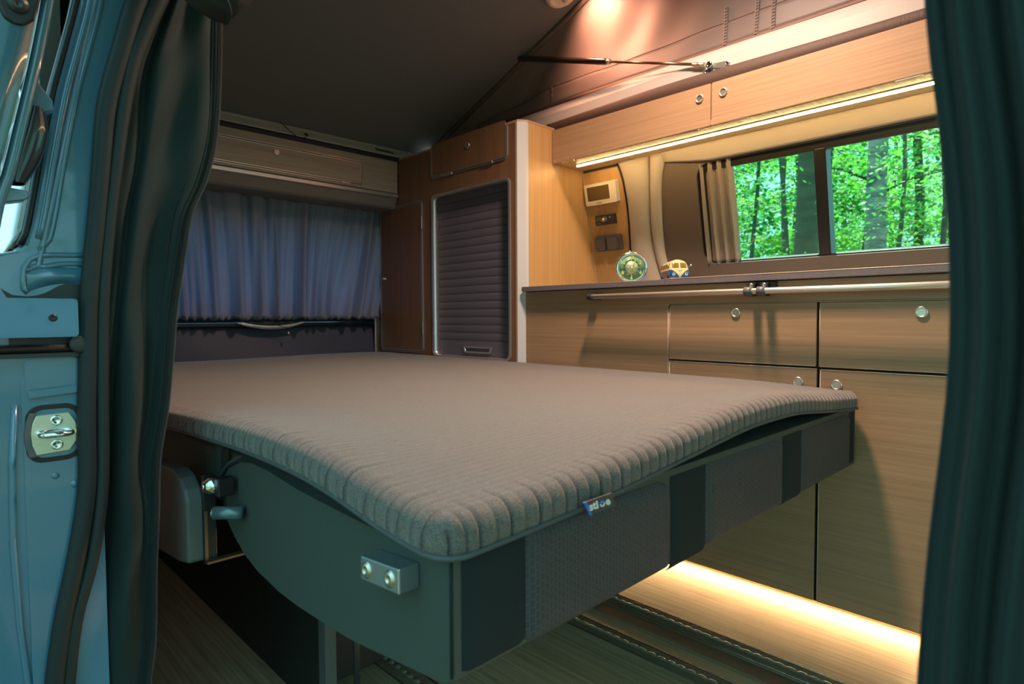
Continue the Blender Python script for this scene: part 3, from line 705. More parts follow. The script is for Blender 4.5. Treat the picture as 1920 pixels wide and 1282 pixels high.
# front face: mesh panels and bands
def pad(y0, y1, z0, z1, puff, rtr=0):
    def f(u, v):
        y = y0+(y1-y0)*u; z = z0+(z1-z0)*v
        e = min(1, 14*min(u*(y1-y0)/.3, (1-u)*(y1-y0)/.3, v*.5, (1-v)*.5))
        x = -.4195+puff*math.sin(e*math.pi/2)
        if v < .12: x -= .012*(1-v/.12)**2
        if rtr and (1-u)*(y1-y0) < rtr and z > z1-rtr:
            a = rtr-(1-u)*(y1-y0); lim = z1-rtr+math.sqrt(max(0, rtr*rtr-a*a)); z = min(z, lim)
        return (x, y, z)
    return f
for y0, y1, z0 in ((.4285, .705, .3995), (.8, 1.078, .401), (1.1655, 1.443, .4035)):
    MB().grid(pad(y0, y1, z0, .5255, .0055, .035), 60, 30).build('mesh_panel', m_mesh, bb)
for y0, y1, z0, p in ((.345, .429, .402, .0025), (.704, .801, .394, .0035), (1.077, 1.166, .398, .0035), (1.442, 1.478, .404, .0015)):
    MB().grid(pad(y0, y1, z0, .5265, p), 20, 30).build('smooth_band', m_seat_dark, bb)
# seat cushion further back
cu = MB().box(-2.36, -1.075, .345, 1.47, .42, .538)
cu.build('seat_cushion', m_seat_side, bb, bevel=.03, seg=4)
MB().box(-1.115, -.99, .36, 1.47, .44, .528).build('bridge_cushion', m_seat_side, bb, bevel=.02, seg=3)
MB().tube([(-1.03, .358, .53), (-1.035, .356, .49), (-1.033, .358, .45)], .0018, 6).build('seam', m_seat_dark, bb)
# metal latch block
LB = Fr((-.537, .329, .4515), (1, 0, .10), (-.10, 0, 1), (0, -1, 0))
LB = Fr((-.506, .336, .4885), (1, 0, .09), (-.0, 0, 1), (0, -1, 0))
lb = MB().prism(LB, [(-.0345, -.0125), (.0345, -.0125), (.0345, .0125), (-.0345, .0125)], 0, .024).build('latch_block', mat('brushed_steel_block', (.42, .48, .55, 1), .28, metal=.9, bump=.1, bscale=(200, 5, 5), bdist=.0003), bb, bevel=.0015, label='brushed steel block with two socket bolts')
for x in (-.0225, .0195):
    MB().lathe(LB, x, 0, [(.0088, .024), (.0088, .0246), (.0068, .0246), (.0068, .0262), (.0034, .0266), (.0034, .0252), (.0003, .0252)], 22).build('bolt', m_nickel, lb)
# hinge at the left end
hc_ = MB().prism(Fr((0, .30, 0), (1, 0, 0), (0, 0, 1), (0, -1, 0)), [(-1.24, .49), (-1.060, .499), (-1.024, .492), (-1.000, .478), (-.990, .462), (-.988, .367), (-1.045, .355), (-1.24, .335)], -.004, .022)
hc_.build('hinge_cover', mat('grey_leather_cover', (.075, .085, .085, 1), .5), bb, bevel=.006, seg=3, label='grey padded cover over the hinge arm')
MB().box(-.991, -.981, .300, .318, .362, .500).build('hinge_arm', m_black, bb, bevel=.001)
br_ = MB().box(-.9835, -.979, .300, .3045, .3650, .445).box(-.9835, -.970, .300, .46, .3650, .3685)
br_.build('support_bracket', mat('bronze_metal', (.22, .13, .07, 1), .35, metal=.8), bb, label='thin bronze angle bracket')
HB = Fr((-.958, .300, .489), (1, -.3, 0), (0, 0, 1), (-.3, -1, 0))
hb = MB().lathe(HB, 0, 0, [(.0125, -.015), (.0125, 0), (.0110, .001), (.0110, .003), (.0088, .0035), (.0078, .007), (.0045, .0090), (.0035, .008), (.0002, .008)], 24).build('hinge_bolt', m_chrome, bb)
MB().box(-.950, -.934, .306, .33, .474, .502).build('bolt_bracket', m_black, bb, bevel=.002)
MB().tube([(-.934, .300, .4535), (-.904, .330, .4535)], .0095, 20).build('bushing', mat('teal_grey_bushing', (.12, .2, .22, 1), .3, metal=.5), bb)
MB().tube([(-.9355, .2985, .4535), (-.9335, .3005, .4535)], .0082, 20).build('bushing_cap', m_chrome, bb)
# seat box under the bed
sb = thing('seat_box', (-1.4, .9, 0), 'black metal seat box standing on the floor under the bed', 'seat box')
m_box = mat('black_steel', (.010, .013, .014, 1), .5)
MB().box(-2.3, -1.010, .503, .518, .003, .36).build('side_plate', m_box, sb)
MB().box(-2.3, -1.30, 1.30, 1.315, .003, .36).build('side_plate', m_box, sb)
MB().box(-2.3, -1.10, .525, 1.295, .30, .36).build('top_plate', m_box, sb)
MB().box(-1.012, -.985, .496, .518, .003, .37).build('edge_profile', mat('dark_edge_profile', (.07, .08, .08, 1), .4), sb, bevel=.002)
MB().box(-1.12, -1.105, .525, 1.295, .003, .30).build('front_plate', m_box, sb)
fxx = thing('dark_hose', (-.9, .60, .0), 'black hose curving down beside the seat box', 'hose')
MB().tube([(-1.04, .54, .24), (-1.01, .545, .235), (-.985, .55, .20), (-.975, .552, .14), (-.975, .552, .008)], .006, 10).build('hose', m_dark_plastic, fxx)

# ================================================================ THINGS ON THE WORKTOP
def facing(p, turn=0.):                       # a frame at p whose outward axis looks to the room, turned about z
    a = turn; n = Vector((math.sin(a), -math.cos(a), 0)); u = Vector((math.cos(a), math.sin(a), 0))
    return Fr(p, u, (0, 0, 1), n)
# alarm clock
cz = .8415+.051
ck = thing('alarm_clock', (-1.105, 1.63, .8415), 'round red and chrome alarm clock with a green dial standing on the worktop', 'clock')
CF = facing((-1.105, 1.615, cz), .76)
m_red = mat('red_enamel', (.50, .035, .012, 1), .2, coat=.8)
CFb = CF
MB().lathe(CF, 0, 0, [(.0002, -.046), (.020, -.045), (.036, -.038), (.043, -.026), (.0455, -.012), (.0455, -.001)], 40).build('case', m_red, ck)
MB().lathe(CF, 0, 0, [(.0475, -.004), (.0495, 0), (.0500, .004), (.0485, .0075), (.0450, .0088), (.0425, .0070), (.0418, .0035)], 48, cap=False).build('chrome_bezel', m_chrome, ck)
dial = MB().lathe(CF, 0, 0, [(.0430, .0030), (.0430, .0036), (.0002, .0037)], 48).build('dial', mat('green_dial', (.13, .28, .18, 1), .4), ck)
MB().prism(CF, circ(0, 0, .0425, 40), .0037, .0040, holes=[circ(0, 0, .0385, 40)]).build('minute_ring', mat('dial_rim', (.36, .42, .30, 1), .4), dial)
MB().prism(CF, circ(0, 0, .0265, 40), .0038, .0042).build('inner_ring', mat('dial_inner', (.05, .13, .06, 1), .4), dial)
MB().lathe(CF, 0, 0, [(.0205, .0042), (.0200, .0050), (.0002, .0056)], 36).build('centre_disc', mat('centre_champagne', (.55, .50, .38, 1), .3, metal=.4), dial)
m_num = mat('luminous_numeral', (.62, .70, .16, 1), .5)
for k, n_ in enumerate(('12', '2', '4', '6', '8', '10')):
    a = math.radians(90-k*60); text(CF, n_, .0322*math.cos(a), .0322*math.sin(a), .0150, .0044, m_num, dial, name='numeral', bold=.0003)
for k in range(12):
    a = math.radians(k*30); q = MB().lathe(CF, .0236*math.cos(a), .0236*math.sin(a), [(.0013, .0042), (.0013, .0048), (.0001, .0048)], 8); q.build('hour_dot', m_num, dial)
def hand(a, L, w, h0, m, tail=.006):
    c, s_ = math.cos(a), math.sin(a); P = [(-tail, -w*.6), (L*.6, -w), (L, 0), (L*.6, w), (-tail, w*.6)]
    return MB().prism(CF, [(x*c-y*s_, x*s_+y*c) for x, y in P], h0, h0+.0007)
hand(math.radians(65), .033, .0013, .0072, m_num).build('minute_hand', m_num, dial)
hand(math.radians(-38), .019, .0022, .0062, m_num).build('hour_hand', mat('hour_hand_green', (.18, .45, .05, 1), .4), dial)
MB().lathe(CF, 0, 0, [(.0032, .0056), (.0032, .0085), (.0002, .009)], 14).build('hand_hub', m_num, dial)
cgm = glass_mat('clock_glass', (.97, 1, .97, 1))
MB().lathe(CF, 0, 0, [(.0425, .0078), (.033, .0098), (.018, .0110), (.0002, .0114)], 36).build('cover_glass', cgm, ck)
MB().tube([CF(-.004, .049, -.005), CF(-.004, .0545, -.005)], [.0022, .0028], 10).build('alarm_button', m_chrome, ck)
for x in (-.022, .022): MB().tube([CF(x, -.040, -.012), CF(x*1.15, -.0508, -.012)], [.004, .0035], 10).build('foot', m_chrome, ck)
# toy van
tv = thing('toy_van', (-.93, 1.64, .8415), 'small blue and cream toy camper van standing on the worktop under the window', 'toy van')
ta = .80
TF = Fr((-.925, 1.60, .8418), (math.cos(ta), math.sin(ta), 0), (0, 0, 1), (math.sin(ta), -math.cos(ta), 0))   # outward = front of the toy
m_tb = mat('toy_blue', (.012, .075, .235, 1), .25, coat=.7); m_tc = mat('toy_cream', (.66, .50, .22, 1), .3, coat=.6)
m_tg = mat('toy_window', (.16, .12, .05, 1), .15)
Wd, Ln = .0285, .122
def tsec(h):                                  # half width at a height
    return smooth_tab([(.004, .0265), (.015, .0285), (.032, .0285), (.045, .0262), (.056, .0225), (.064, .012), (.0665, .0)], h)
def tnose(h): return smooth_tab([(.004, -.002), (.018, .002), (.034, -.001), (.05, -.007), (.060, -.013), (.0665, -.026)], h)
def tbody(h0, h1, off=0., nh=14):
    M_ = MB()
    def f(u, v):
        h = h0+(h1-h0)*v; w = tsec(h)+off; fz = tnose(h)+off; r = min(.011, w*.8); bk = -Ln-off
        # rounded rectangle ring param
        P = rrect(-w, w, bk-tnose(h)*.6*0+0, fz, max(r, .0005), 5); k = int(round(u*len(P))) % len(P)
        return TF(P[k][0], h, P[k][1])
    M_.grid(f, 24, nh, closeu=True)
    return M_
tbody(.005, .0335).build('lower_body', m_tb, tv)
tbody(.0335, .0652, 0).build('upper_body', m_tc, tv)
cap = MB(); P = rrect(-.0075, .0075, -Ln, tnose(.0652), .006, 5); cap.prism(Fr(TF.o, TF.u, TF.n, TF.v), P, .060, .0654); cap.build('roof', m_tc, tv, bevel=.001)
# V-shaped cream front panel
def frontpt(x, h, o=.0008):
    w = tsec(h); fz = tnose(h); r = .011; t = abs(x)-(w-r)
    d = r-math.sqrt(max(0, r*r-t*t)) if t > 0 else 0
    return TF(x, h, fz-d+o)
def strip(L, R_, n=14, o=.0008):
    M_ = MB()
    M_.grid(lambda u, v: frontpt(L(v)[0]+(R_(v)[0]-L(v)[0])*u, L(v)[1], o), 16, n); return M_
strip(lambda v: (-(.001+.0245*v**1.5), .0095+.0265*v), lambda v: ((.001+.0245*v**1.5), .0095+.0265*v)).build('front_panel', m_tc, tv)
for sgn in (-1, 1):
    a, b = (.0022, .0215) if sgn > 0 else (-.0215, -.0022)
    strip(lambda v: (a, .0405+.014*v), lambda v: (b*(1-.10*v) if sgn > 0 else b, .0405+.014*v), 8, .0012).build('windscreen', m_tg, tv)
    hl_ = frontpt(sgn*.0185, .0205, 0)
    HL = Fr(hl_, TF.u, TF.v, TF.n)
    h_ = MB().lathe(HL, 0, 0, [(.0048, -.002), (.0048, .0016), (.0040, .0022), (.0036, .0016), (.002, .0026), (.0001, .0030)], 18).build('headlight', m_chrome, tv)
    MB().tube([TF(sgn*.026, .042, -.006), TF(sgn*.032, .046, -.004)], .0006, 6).tube([TF(sgn*.0335, .047, -.004), TF(sgn*.0335, .047, -.0025)], .0030, 12).build('mirror', m_chrome, tv)
EF = Fr(frontpt(0, .0285, .0012), TF.u, TF.v, TF.n)
em = MB().prism(EF, circ(0, 0, .0060, 24), -.001, .0006, holes=[circ(0, 0, .0052, 24)])
def bar2(p, q, w=.0008):
    p, q = Vector(p), Vector(q); d = (q-p).normalized(); n_ = Vector((-d.y, d.x))*w/2
    return [tuple(p+n_), tuple(p-n_), tuple(q-n_), tuple(q+n_)]
for p, q in (((-.0022, .0046), (0, .0008)), ((0, .0008), (.0022, .0046)), ((-.0044, .0022), (-.0022, -.0044)), ((-.0022, -.0044), (0, .0002)), ((0, .0002), (.0022, -.0044)), ((.0022, -.0044), (.0044, .0022))):
    em.prism(EF, bar2(p, q), -.001, .0006)
em.build('emblem', m_chrome, tv)
for k in range(5):
    w0 = -.020-k*.0205
    q = MB(); 
    for sx in (-1, 1):
        q.add([TF(sx*(tsec(.041)+.0006), .041, w0), TF(sx*(tsec(.041)+.0006), .041, w0-.0155), TF(sx*(tsec(.053)+.0008), .053, w0-.0155), TF(sx*(tsec(.053)+.0008), .053, w0)], [(0, 1, 2, 3)])
    q.build('side_window', m_tg, tv, thick=.0006)
MB().prism(Fr(TF.o, TF.u, TF.n, TF.v), rrect(-.0285, .0285, -.006, .0045, .004), .0052, .0090).build('bumper', mat('toy_bumper', (.6, .55, .45, 1), .3), tv, bevel=.0006)
for sx in (-1, 1):
    for wz in (-.028, -.092):
        MB().tube([TF(sx*.0195, .0098, wz), TF(sx*.0292, .0098, wz)], .0098, 18).build('wheel', m_black, tv)

# ================================================================ ROOF: canvas, strut, lamp
cv = thing('tent_canvas', (-.8, 1.72, 1.5), 'grey tent canvas wall between the kitchen-side roof frame and the raised roof', 'tent fabric')
def canv(u, v):
    x = -2.20+3.0*u
    zb = 1.507; zt = zroof(x)-.004
    zt = max(zt, zb+.004)
    z = zb+(zt-zb)*v; h = zt-zb
    y = 1.705-.035*v+.035*math.sin(math.pi*v)*min(1, h/.25)
    y += .006*math.sin(11*x+6*v)*math.sin(math.pi*v)*min(1, h/.2)+.003*math.sin(27*x-9*v)*math.sin(math.pi*v)
    return (x, y, z)
MB().grid(canv, 150, 40).build('canvas', m_canvas, cv, thick=.0012)
hem = MB()
def canvas_y(x, z): 
    zt = max(zroof(x)-.004, 1.511); v = min(1, max(0, (z-1.507)/(zt-1.507))); return Vector(canv((x+2.2)/3.0, v))
def hemf(u, v):
    x = -1.80+2.55*u; z = 1.505+.026*v; p = canvas_y(x, z); p.y -= .0035+.002*math.sin(math.pi*v); p.z = z; return p
MB().grid(hemf, 90, 6).build('hem_band', m_canvas_hem, cv, thick=.001)
for dz in (.012, .017): MB().tube([hemf(i/60, (dz-.002)/.026)+Vector((0, -.002, 0)) for i in range(61)], .0009, 6).build('hem_cord', m_canvas_hem, cv)
def bandf(u, v):
    x = -1.93+2.68*u; z = 1.526+.072*v*min(1, .3+.7*(x+1.93)/.4) ; p = canvas_y(x, z); p.y -= .002; p.z = z; return p
MB().grid(bandf, 120, 6).build('lower_band', m_canvas, cv, thick=.0010)
MB().tube([bandf(i/80, .985)+Vector((0, -.0012, 0)) for i in range(81)], .0008, 6).build('seam', m_canvas_hem, cv)
for xs, zt_ in ((-1.53, 1.60), (-.845, 1.64), (-.752, 1.66), (-.705, 1.66)):
    st = MB(); st.grid(lambda u, v: canvas_y(xs-.006+.012*u, 1.528+(zt_-1.528)*v)+Vector((0, -.0035-.0022*math.sin(math.pi*u)*(1+.9*math.sin(v*(zt_-1.528)*700)), 0)), 7, 90)
    st.build('stitched_fold', m_canvas, cv, thick=.0008)
MB().prism(Fr((0, 1.728, 0), (1, 0, 0), (0, .10, 1), (0, -1, .1)), [(-.812, 1.638), (-.765, 1.638), (-.760, 1.68), (-.812, 1.68)], .004, .005).build('care_label', mat('white_label', (.8, .78, .74, 1), .6), cv, label='small white care label')
# canvas on the door side and at the front closes the tent
m_cv2 = m_canvas
cs = thing('tent_canvas', (-.8, .31, 1.5), 'grey tent canvas wall above the sliding door', 'tent fabric')
MB().grid(lambda u, v: (-2.2+3.0*u, .305, 1.45+(max(zroof(-2.2+3.0*u), 1.455)-1.45)*v), 20, 4).build('canvas', m_cv2, cs, thick=.0012)
cfr = thing('tent_canvas', (.8, 1, 1.5), 'grey tent canvas closing the front of the raised roof', 'tent fabric')
MB().grid(lambda u, v: (.80, .30+1.375*u, 1.44+(zroof(.80)-1.44)*v), 10, 6).build('canvas', m_cv2, cfr, thick=.0012)

# gas strut
sp = thing('gas_strut', (-.86, 1.655, 1.46), 'black gas strut with a thin bronze rod from the roof frame to the raised roof', 'gas strut')
A = Vector((-1.632, 1.646, 1.712)); B = Vector((-.869, 1.648, 1.4635)); D = (B-A)
MB().tube([A, A+D*.005, A+D*.525, A+D*.535], [.008, .0105, .0105, .0088], 18).build('cylinder', mat('strut_black', (.02, .013, .010, 1), .28, coat=.4), sp)
MB().tube([A+D*.53, A+D*.548], .0085, 16).build('collar', m_nickel, sp)
MB().tube([A+D*.535, A+D*.94], .0044, 12).build('rod', mat('bronze_rod', (.28, .18, .11, 1), .22, metal=.9), sp)
MB().tube([A+D*.94, A+D*.99], .0062, 12).build('end_fitting', m_nickel, sp)
bk = MB().prism(FY(1.657), [(-.884, 1.441), (-.866, 1.441), (-.856, 1.452), (-.822, 1.443), (-.805, 1.446), (-.803, 1.455), (-.812, 1.461), (-.845, 1.464), (-.86, 1.471), (-.872, 1.469), (-.872, 1.456), (-.886, 1.452)], 0, .003).build('bracket', mat('zinc_bracket', (.6, .62, .55, 1), .3, metal=.9), sp, bevel=.0008)
for (x, z, r, h) in ((-.875, 1.447, .0065, .004), (-.812, 1.453, .006, .004), (-.862, 1.461, .0095, .014)):
    MB().lathe(FY(1.657), x, z, [(r, .002), (r, h), (r*.6, h+.002), (r*.45, h+.0005), (.0002, h+.0005)], 18).build('bolt', m_chrome, bk)

# roof lamp
def lamp(x, y, lab, col, en, glow, es_, tilt, soft=.018, cone=2.9):
    t = thing('roof_lamp', (x, y, zroof(x)-.02), lab, 'lamp')
    nrm = Vector((.42, 0, -1)).normalized(); LFm = Fr((x, y, zroof(x)-.012), (1, 0, .42), (0, 1, 0), nrm)
    MB().lathe(LFm, 0, 0, [(.056, -.004), (.056, .006), (.050, .014), (.038, .019), (.034, .016), (.030, .014)], 40).build('housing', mat('lamp_housing', (.66, .60, .52, 1), .35), t)
    cdir = (nrm+Vector(tilt)).normalized()
    sf = Fr(LFm(.012, .012, .016), (1, 0, .42), cdir.cross(Vector((1, 0, .42))), cdir)
    MB().lathe(sf, 0, 0, [(.024, -.006), (.024, .010), (.020, .014), (.018, .009)], 24).build('spot_head', m_creamp, t)
    MB().lathe(sf, 0, 0, [(.0175, .0085), (.0175, .0095), (.0002, .010)], 24).build('bulb', mat('lamp_glow', (1, .5, .3, 1), emit=glow, es=es_), t)
    pd = bpy.data.lights.new('lamp_light', 'SPOT'); po = bpy.data.objects.new('lamp_light', pd); COL.objects.link(po)
    pd.energy = en; pd.color = col; pd.shadow_soft_size = soft; pd.spot_size = cone; pd.spot_blend = 1
    po.location = sf(0, 0, .022)-t.location; po.rotation_euler = cdir.to_track_quat('-Z', 'Y').to_euler(); po.parent = t
    return t
lamp(-1.345, 1.555, 'round cream roof lamp with a red-glowing spot at the roof edge near the gas strut', (1, .42, .24), 11, (1, .18, .06, 1), 10, (.35, .9, .0))
lamp(-.74, 1.12, 'added roof lamp out of view in mid roof, warming the bed and kitchen fronts', (1, .69, .52), 160, (1, .7, .4, 1), 20, (-.42, .02, 0), .08, 2.35)  # lamp added out of view for warm light on bed and kitchen

# ================================================================ DOOR SIDE
# body pillar of the sliding-door opening, modelled on the plane x = -1
seal_in = [(-.05, .085), (.05, .090), (.15, .095), (.253, .103), (.31, .111), (.379, .122), (.448, .135), (.52, .146), (.593, .147), (.666, .151), (.767, .156), (.884, .169), (.957, .175), (1.031, .182), (1.109, .203), (1.188, .221), (1.28, .26)]
seal_out = [(-.05, .112), (.05, .117), (.15, .124), (.24, .132), (.334, .144), (.403, .164), (.476, .176), (.551, .181), (.663, .183), (.768, .187), (.865, .196), (.963, .209), (1.087, .228), (1.119, .237), (1.206, .272), (1.28, .30)]
zipt = [(-.05, .215), (.018, .219), (.199, .225), (.262, .233), (.374, .238), (.453, .243), (.532, .247), (.61, .260), (.674, .267), (.753, .275), (.834, .288), (.899, .300), (.95, .321), (1.019, .338), (1.111, .346), (1.214, .350), (1.28, .352)]
XP = FX(-1.0)
pr = sroot('door_pillar', (-1.03, .1, 0), 'glossy teal painted door pillar on the left'); pr.name = 'trim_9'
outer = [(.186, 1.30), (.175, 1.23), (.165, 1.165), (.150, 1.10), (.136, 1.041), (.119, .947), (.105, .863), (.098, .838), (.088, .828), (.074, .824), (.052, .816), (.030, .80), (.012, .74), (.004, .64), (.0, .5), (-.002, .2), (.0, -.25)]
inner = [(smooth_tab(seal_in, z)+.012, z) for z in [-.02+1.30*i/30 for i in range(31)]]
poly = outer[::-1][1:]+[]
body = outer+[(.0, -.25), (.10, -.25)]
pp = list(reversed([p for p in outer if p[1] > -.2]))+[(smooth_tab(seal_in, 1.30)+.012, 1.30)]+list(reversed(inner))+[(-.0, -.02)]
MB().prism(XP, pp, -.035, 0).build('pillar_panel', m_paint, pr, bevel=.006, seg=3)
def along(offs, z0, z1, n=30, x=-.9985):      # a line parallel to the pillar's outer edge
    E_ = sorted([(z, y) for y, z in outer[:9]]); return [Vector((x, smooth_tab(E_, z0+(z1-z0)*i/n)+offs, z0+(z1-z0)*i/n)) for i in range(n+1)]
MB().tube(along(.0135, .845, 1.29), .0042, 12).tube(along(.0245, .83, 1.29)+[Vector((-.9985, .108+.005, .810)), Vector((-.9985, .100, .802))], .0036, 12).build('pressed_ridge', m_paint, pr)
A_, B_ = along(-.0045, .835, 1.29, x=-1.004), along(.002, .835, 1.29, x=-1.002)
MB().grid(lambda u, v: A_[int(round(v*30))].lerp(B_[int(round(v*30))], u)+Vector((.003*math.sin(math.pi*u), 0, 0)), 6, 31).build('glass_edge_seal', m_black, pr, thick=.002)
# pressed shapes below the window line
def blob(y0, y1, z0, z1, r, h, f=None):
    q = MB().prism(XP, rrect(y0, y1, z0, z1, r), -.002, h); return q
MB().tube([Vector((-.999, y, z)) for y, z in ((.168, .8275), (.15, .826), (.13, .825), (.115, .823), (.104, .817), (.098, .806), (.0965, .79), (.097, .778), (.101, .774))], .0035, 12).build('pressed_ridge', m_paint, pr)
MB().tube([Vector((-.999, y, z)) for y, z in ((.168, .814), (.15, .8145), (.135, .813), (.12, .809), (.106, .808))], .0036, 12).build('pressed_ridge', m_paint, pr)
def bulge(u, v):
    y = .100+.07*u; z = .775+.034*v+.012*math.sin(u*2.6)*(1-v)
    return (-.9995+.010*math.sin(math.pi*v)*math.sin(math.pi*min(1, u*.9+.1)), y, z)
MB().grid(bulge, 20, 14).build('pressed_bulge', m_paint, pr)
MB().prism(XP, [(.074, .779), (.085, .771), (.10, .7695), (.110, .771), (.118, .774), (.126, .779), (.133, .784), (.141, .787), (.15, .788), (.158, .787), (.168, .784), (.168, .700), (.08, .700), (.08, .767)], -.0008, .0012).build('recess_shadow', m_dark_plastic, pr, label='dark sheet painted as the shade of the recess behind the hinge arm')  # dark sheet gives the recess its shade; the panel behind is flat
MB().prism(XP, rrect(.094, .175, .642, .688, .008), -.004, .006).build('pressed_panel', m_paint, pr, bevel=.004, seg=3)
MB().prism(XP, rrect(.090, .175, .20, .675, .02), -.004, .0035).build('pressed_panel', m_paint, pr, bevel=.003, seg=3)
MB().prism(XP, [(.096, .648), (.150, .652), (.150, .640), (.097, .636)], .003, .0085).build('pressed_step', m_paint, pr, bevel=.002, seg=3)
MB().tube([Vector((-.9975, y, z)) for y, z in ((.083, .63), (.078, .55), (.076, .45), (.080, .34), (.086, .26), (.088, .1))], .004, 10).build('pressed_ridge', m_paint, pr)
MB().lathe(XP, .143, .516, [(.006, 0), (.006, .003), (.003, .005), (.0002, .005)], 16).lathe(XP, .122, .531, [(.0045, 0), (.0045, .004), (.002, .0045), (.0002, .0045)], 16).build('paint_plug', m_paint, pr)
# body side skin and rear quarter glass seen through the gap
sk_ = MB()
sk_.grid(lambda u, v: (-1.03-1.45*u, smooth_tab(sorted([(z, y) for y, z in outer[8:16]]), -.2+1.02*v)-.0+.012*math.sin(u*2), -.2+1.02*v), 10, 24).build('body_side', m_paint, pr, thick=.003)
w3 = sroot('window_3', (-1.7, .12, .8), 'dark rear quarter glass reflecting the forest')
E9 = sorted([(z, y) for y, z in outer[:9]])
MB().grid(lambda u, v: (-1.012-1.42*u, smooth_tab(E9, .832+.46*v)-.004, .832+.46*v), 10, 20).build('pane', mat('dark_glass', (.02, .03, .03, 1), .02, spec=1, metal=.0, coat=1), w3, thick=.003)
# striker
st = thing('door_striker', (-.99, .12, .59), 'steel door striker with loop and two star screws on the teal pillar', 'striker')
def SP(pts): return pts
MB().prism(XP, rrect(.0925, .1525, .551, .627, .018), -.001, .0052, holes=[rrect(.0985, .1475, .557, .621, .014)]).build('black_surround', m_black, st, bevel=.0015)
pl_ = [(.1035, .614), (.139, .615), (.146, .602), (.148, .59), (.1465, .576), (.139, .564), (.1025, .562), (.098, .575), (.0975, .59), (.099, .603)]
spt = MB().prism(XP, pl_, 0, .0075).build('plate', mat('striker_steel', (.62, .64, .52, 1), .32, metal=.75), st, bevel=.0012)
MB().prism(XP, [(.0965, .618), (.104, .617), (.0995, .603), (.098, .59), (.099, .575), (.1035, .560), (.0955, .559), (.0915, .575), (.0905, .59), (.0925, .605)], 0, .008).build('side_guard', m_grey_plastic, st, bevel=.0012)
for z in (.6055, .5735):
    s1 = MB().lathe(XP, .1245, z, [(.0070, .0075), (.0070, .0083), (.0062, .0088), (.0030, .0088), (.0026, .0078), (.0002, .0078)], 22).build('screw', m_chrome, st)
def lobes():
    L = []
    for k in range(36):
        a = 2*math.pi*k/36; rx = .0235; r = .0082+.0022*math.cos(2*a)-.0010*math.cos(4*a)
        L.append((.1235+.0225*math.cos(a)*1.0, .5895+(.0050+.0040*math.cos(a)**2)*math.sin(a)))
    return L
MB().prism(XP, lobes(), .0073, .0115).build('loop_base', m_chrome, spt, bevel=.003, seg=4)
MB().tube([XP(.1055, .5895, .008), XP(.107, .5895, .021), XP(.112, .5895, .027), XP(.124, .5895, .029), XP(.134, .5895, .027), XP(.139, .5895, .021), XP(.1405, .5895, .008)], .0036, 12).build('loop', m_chrome, spt)
# sliding door, opened, outside the pillar
dr = sroot('door_1', (-1.2, .04, .6), 'glossy teal sliding door pushed open at the far left')
DX = FX(-.93)
dpoly = [(-.30, 1.35), (.155, 1.35), (.138, 1.20), (.127, 1.127), (.119, 1.08), (.110, 1.033), (.096, .967), (.083, .908), (.074, .879), (.058, .80), (-.30, .80)]
def dshell(u, v):
    z = .50+.82*v; e = smooth_tab(sorted([(z_, y_) for y_, z_ in dpoly if y_ > 0]), z)
    return (-.925-.012*u, e-.004-.26*u, z)
dp0 = sorted([(z_, y_) for y_, z_ in dpoly if y_ > .05])
def dedge(z, o=0): return smooth_tab([(.5, -.02), (.7, .02)]+dp0, z)+o
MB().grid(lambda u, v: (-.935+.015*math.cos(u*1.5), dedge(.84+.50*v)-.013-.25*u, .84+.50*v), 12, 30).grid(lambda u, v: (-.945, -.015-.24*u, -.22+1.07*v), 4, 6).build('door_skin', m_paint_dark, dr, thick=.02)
MB().tube([(-.925, dedge(.842+.49*i/30, -.004), .842+.49*i/30) for i in range(31)], .0065, 12).build('door_edge', m_paint_dark, dr)
MB().tube([(-.921, dedge(.842+.49*i/30, -.017), .842+.49*i/30) for i in range(31)], .0028, 10).build('door_edge_ridge', m_paint_dark, dr)
DB = FX(-.918)
bmp = MB().prism(DB, [(.074, 1.100), (.080, 1.128), (.090, 1.150), (.122, 1.150), (.113, 1.112), (.107, 1.090), (.098, 1.081), (.088, 1.080), (.079, 1.085)], 0, .012).build('rubber_buffer', m_black, dr, bevel=.003, seg=3)
MB().lathe(DB, .0925, 1.103, [(.010, .012), (.010, .0145), (.0075, .0145), (.007, .0165), (.003, .0165), (.002, .0150), (.0002, .0150)], 22).build('buffer_disc', m_dark_plastic, bmp)
MB().tube([DB(.100, 1.130, .014), DB(.118, 1.140, .018)], .008, 12).build('buffer_knob', m_black, dr)
# handle with two bracket feet
HX = -1.10
hd_ = MB()
def hpt(u, v):
    z = .905+.095*v; c = lerp_tab([(.88, .099), (1.02, .130)], z); w = .0195*math.sin(math.pi*(.08+.84*v))**.5; a = 2*math.pi*u
    return (-.955+.016*math.sin(a), lerp_tab([(.88, .083), (.92, .091), (.97, .104), (1.02, .113)], z)+w*math.cos(a), z)
hd_.grid(hpt, 20, 16, closeu=True).build('handle', mat('door_handle_black', (.008, .02, .03, 1), .2, coat=.5), dr, label='glossy black door handle')
MB().prism(FX(-.965), [(.104, 1.050), (.110, 1.036), (.127, 1.012), (.128, 1.000), (.112, .994), (.098, 1.004), (.095, 1.020)], 0, .02).prism(FX(-.965), [(.066, .900), (.100, .897), (.102, .891), (.094, .884), (.066, .876)], 0, .02).build('handle_bracket', m_paint_dark, dr, bevel=.002)
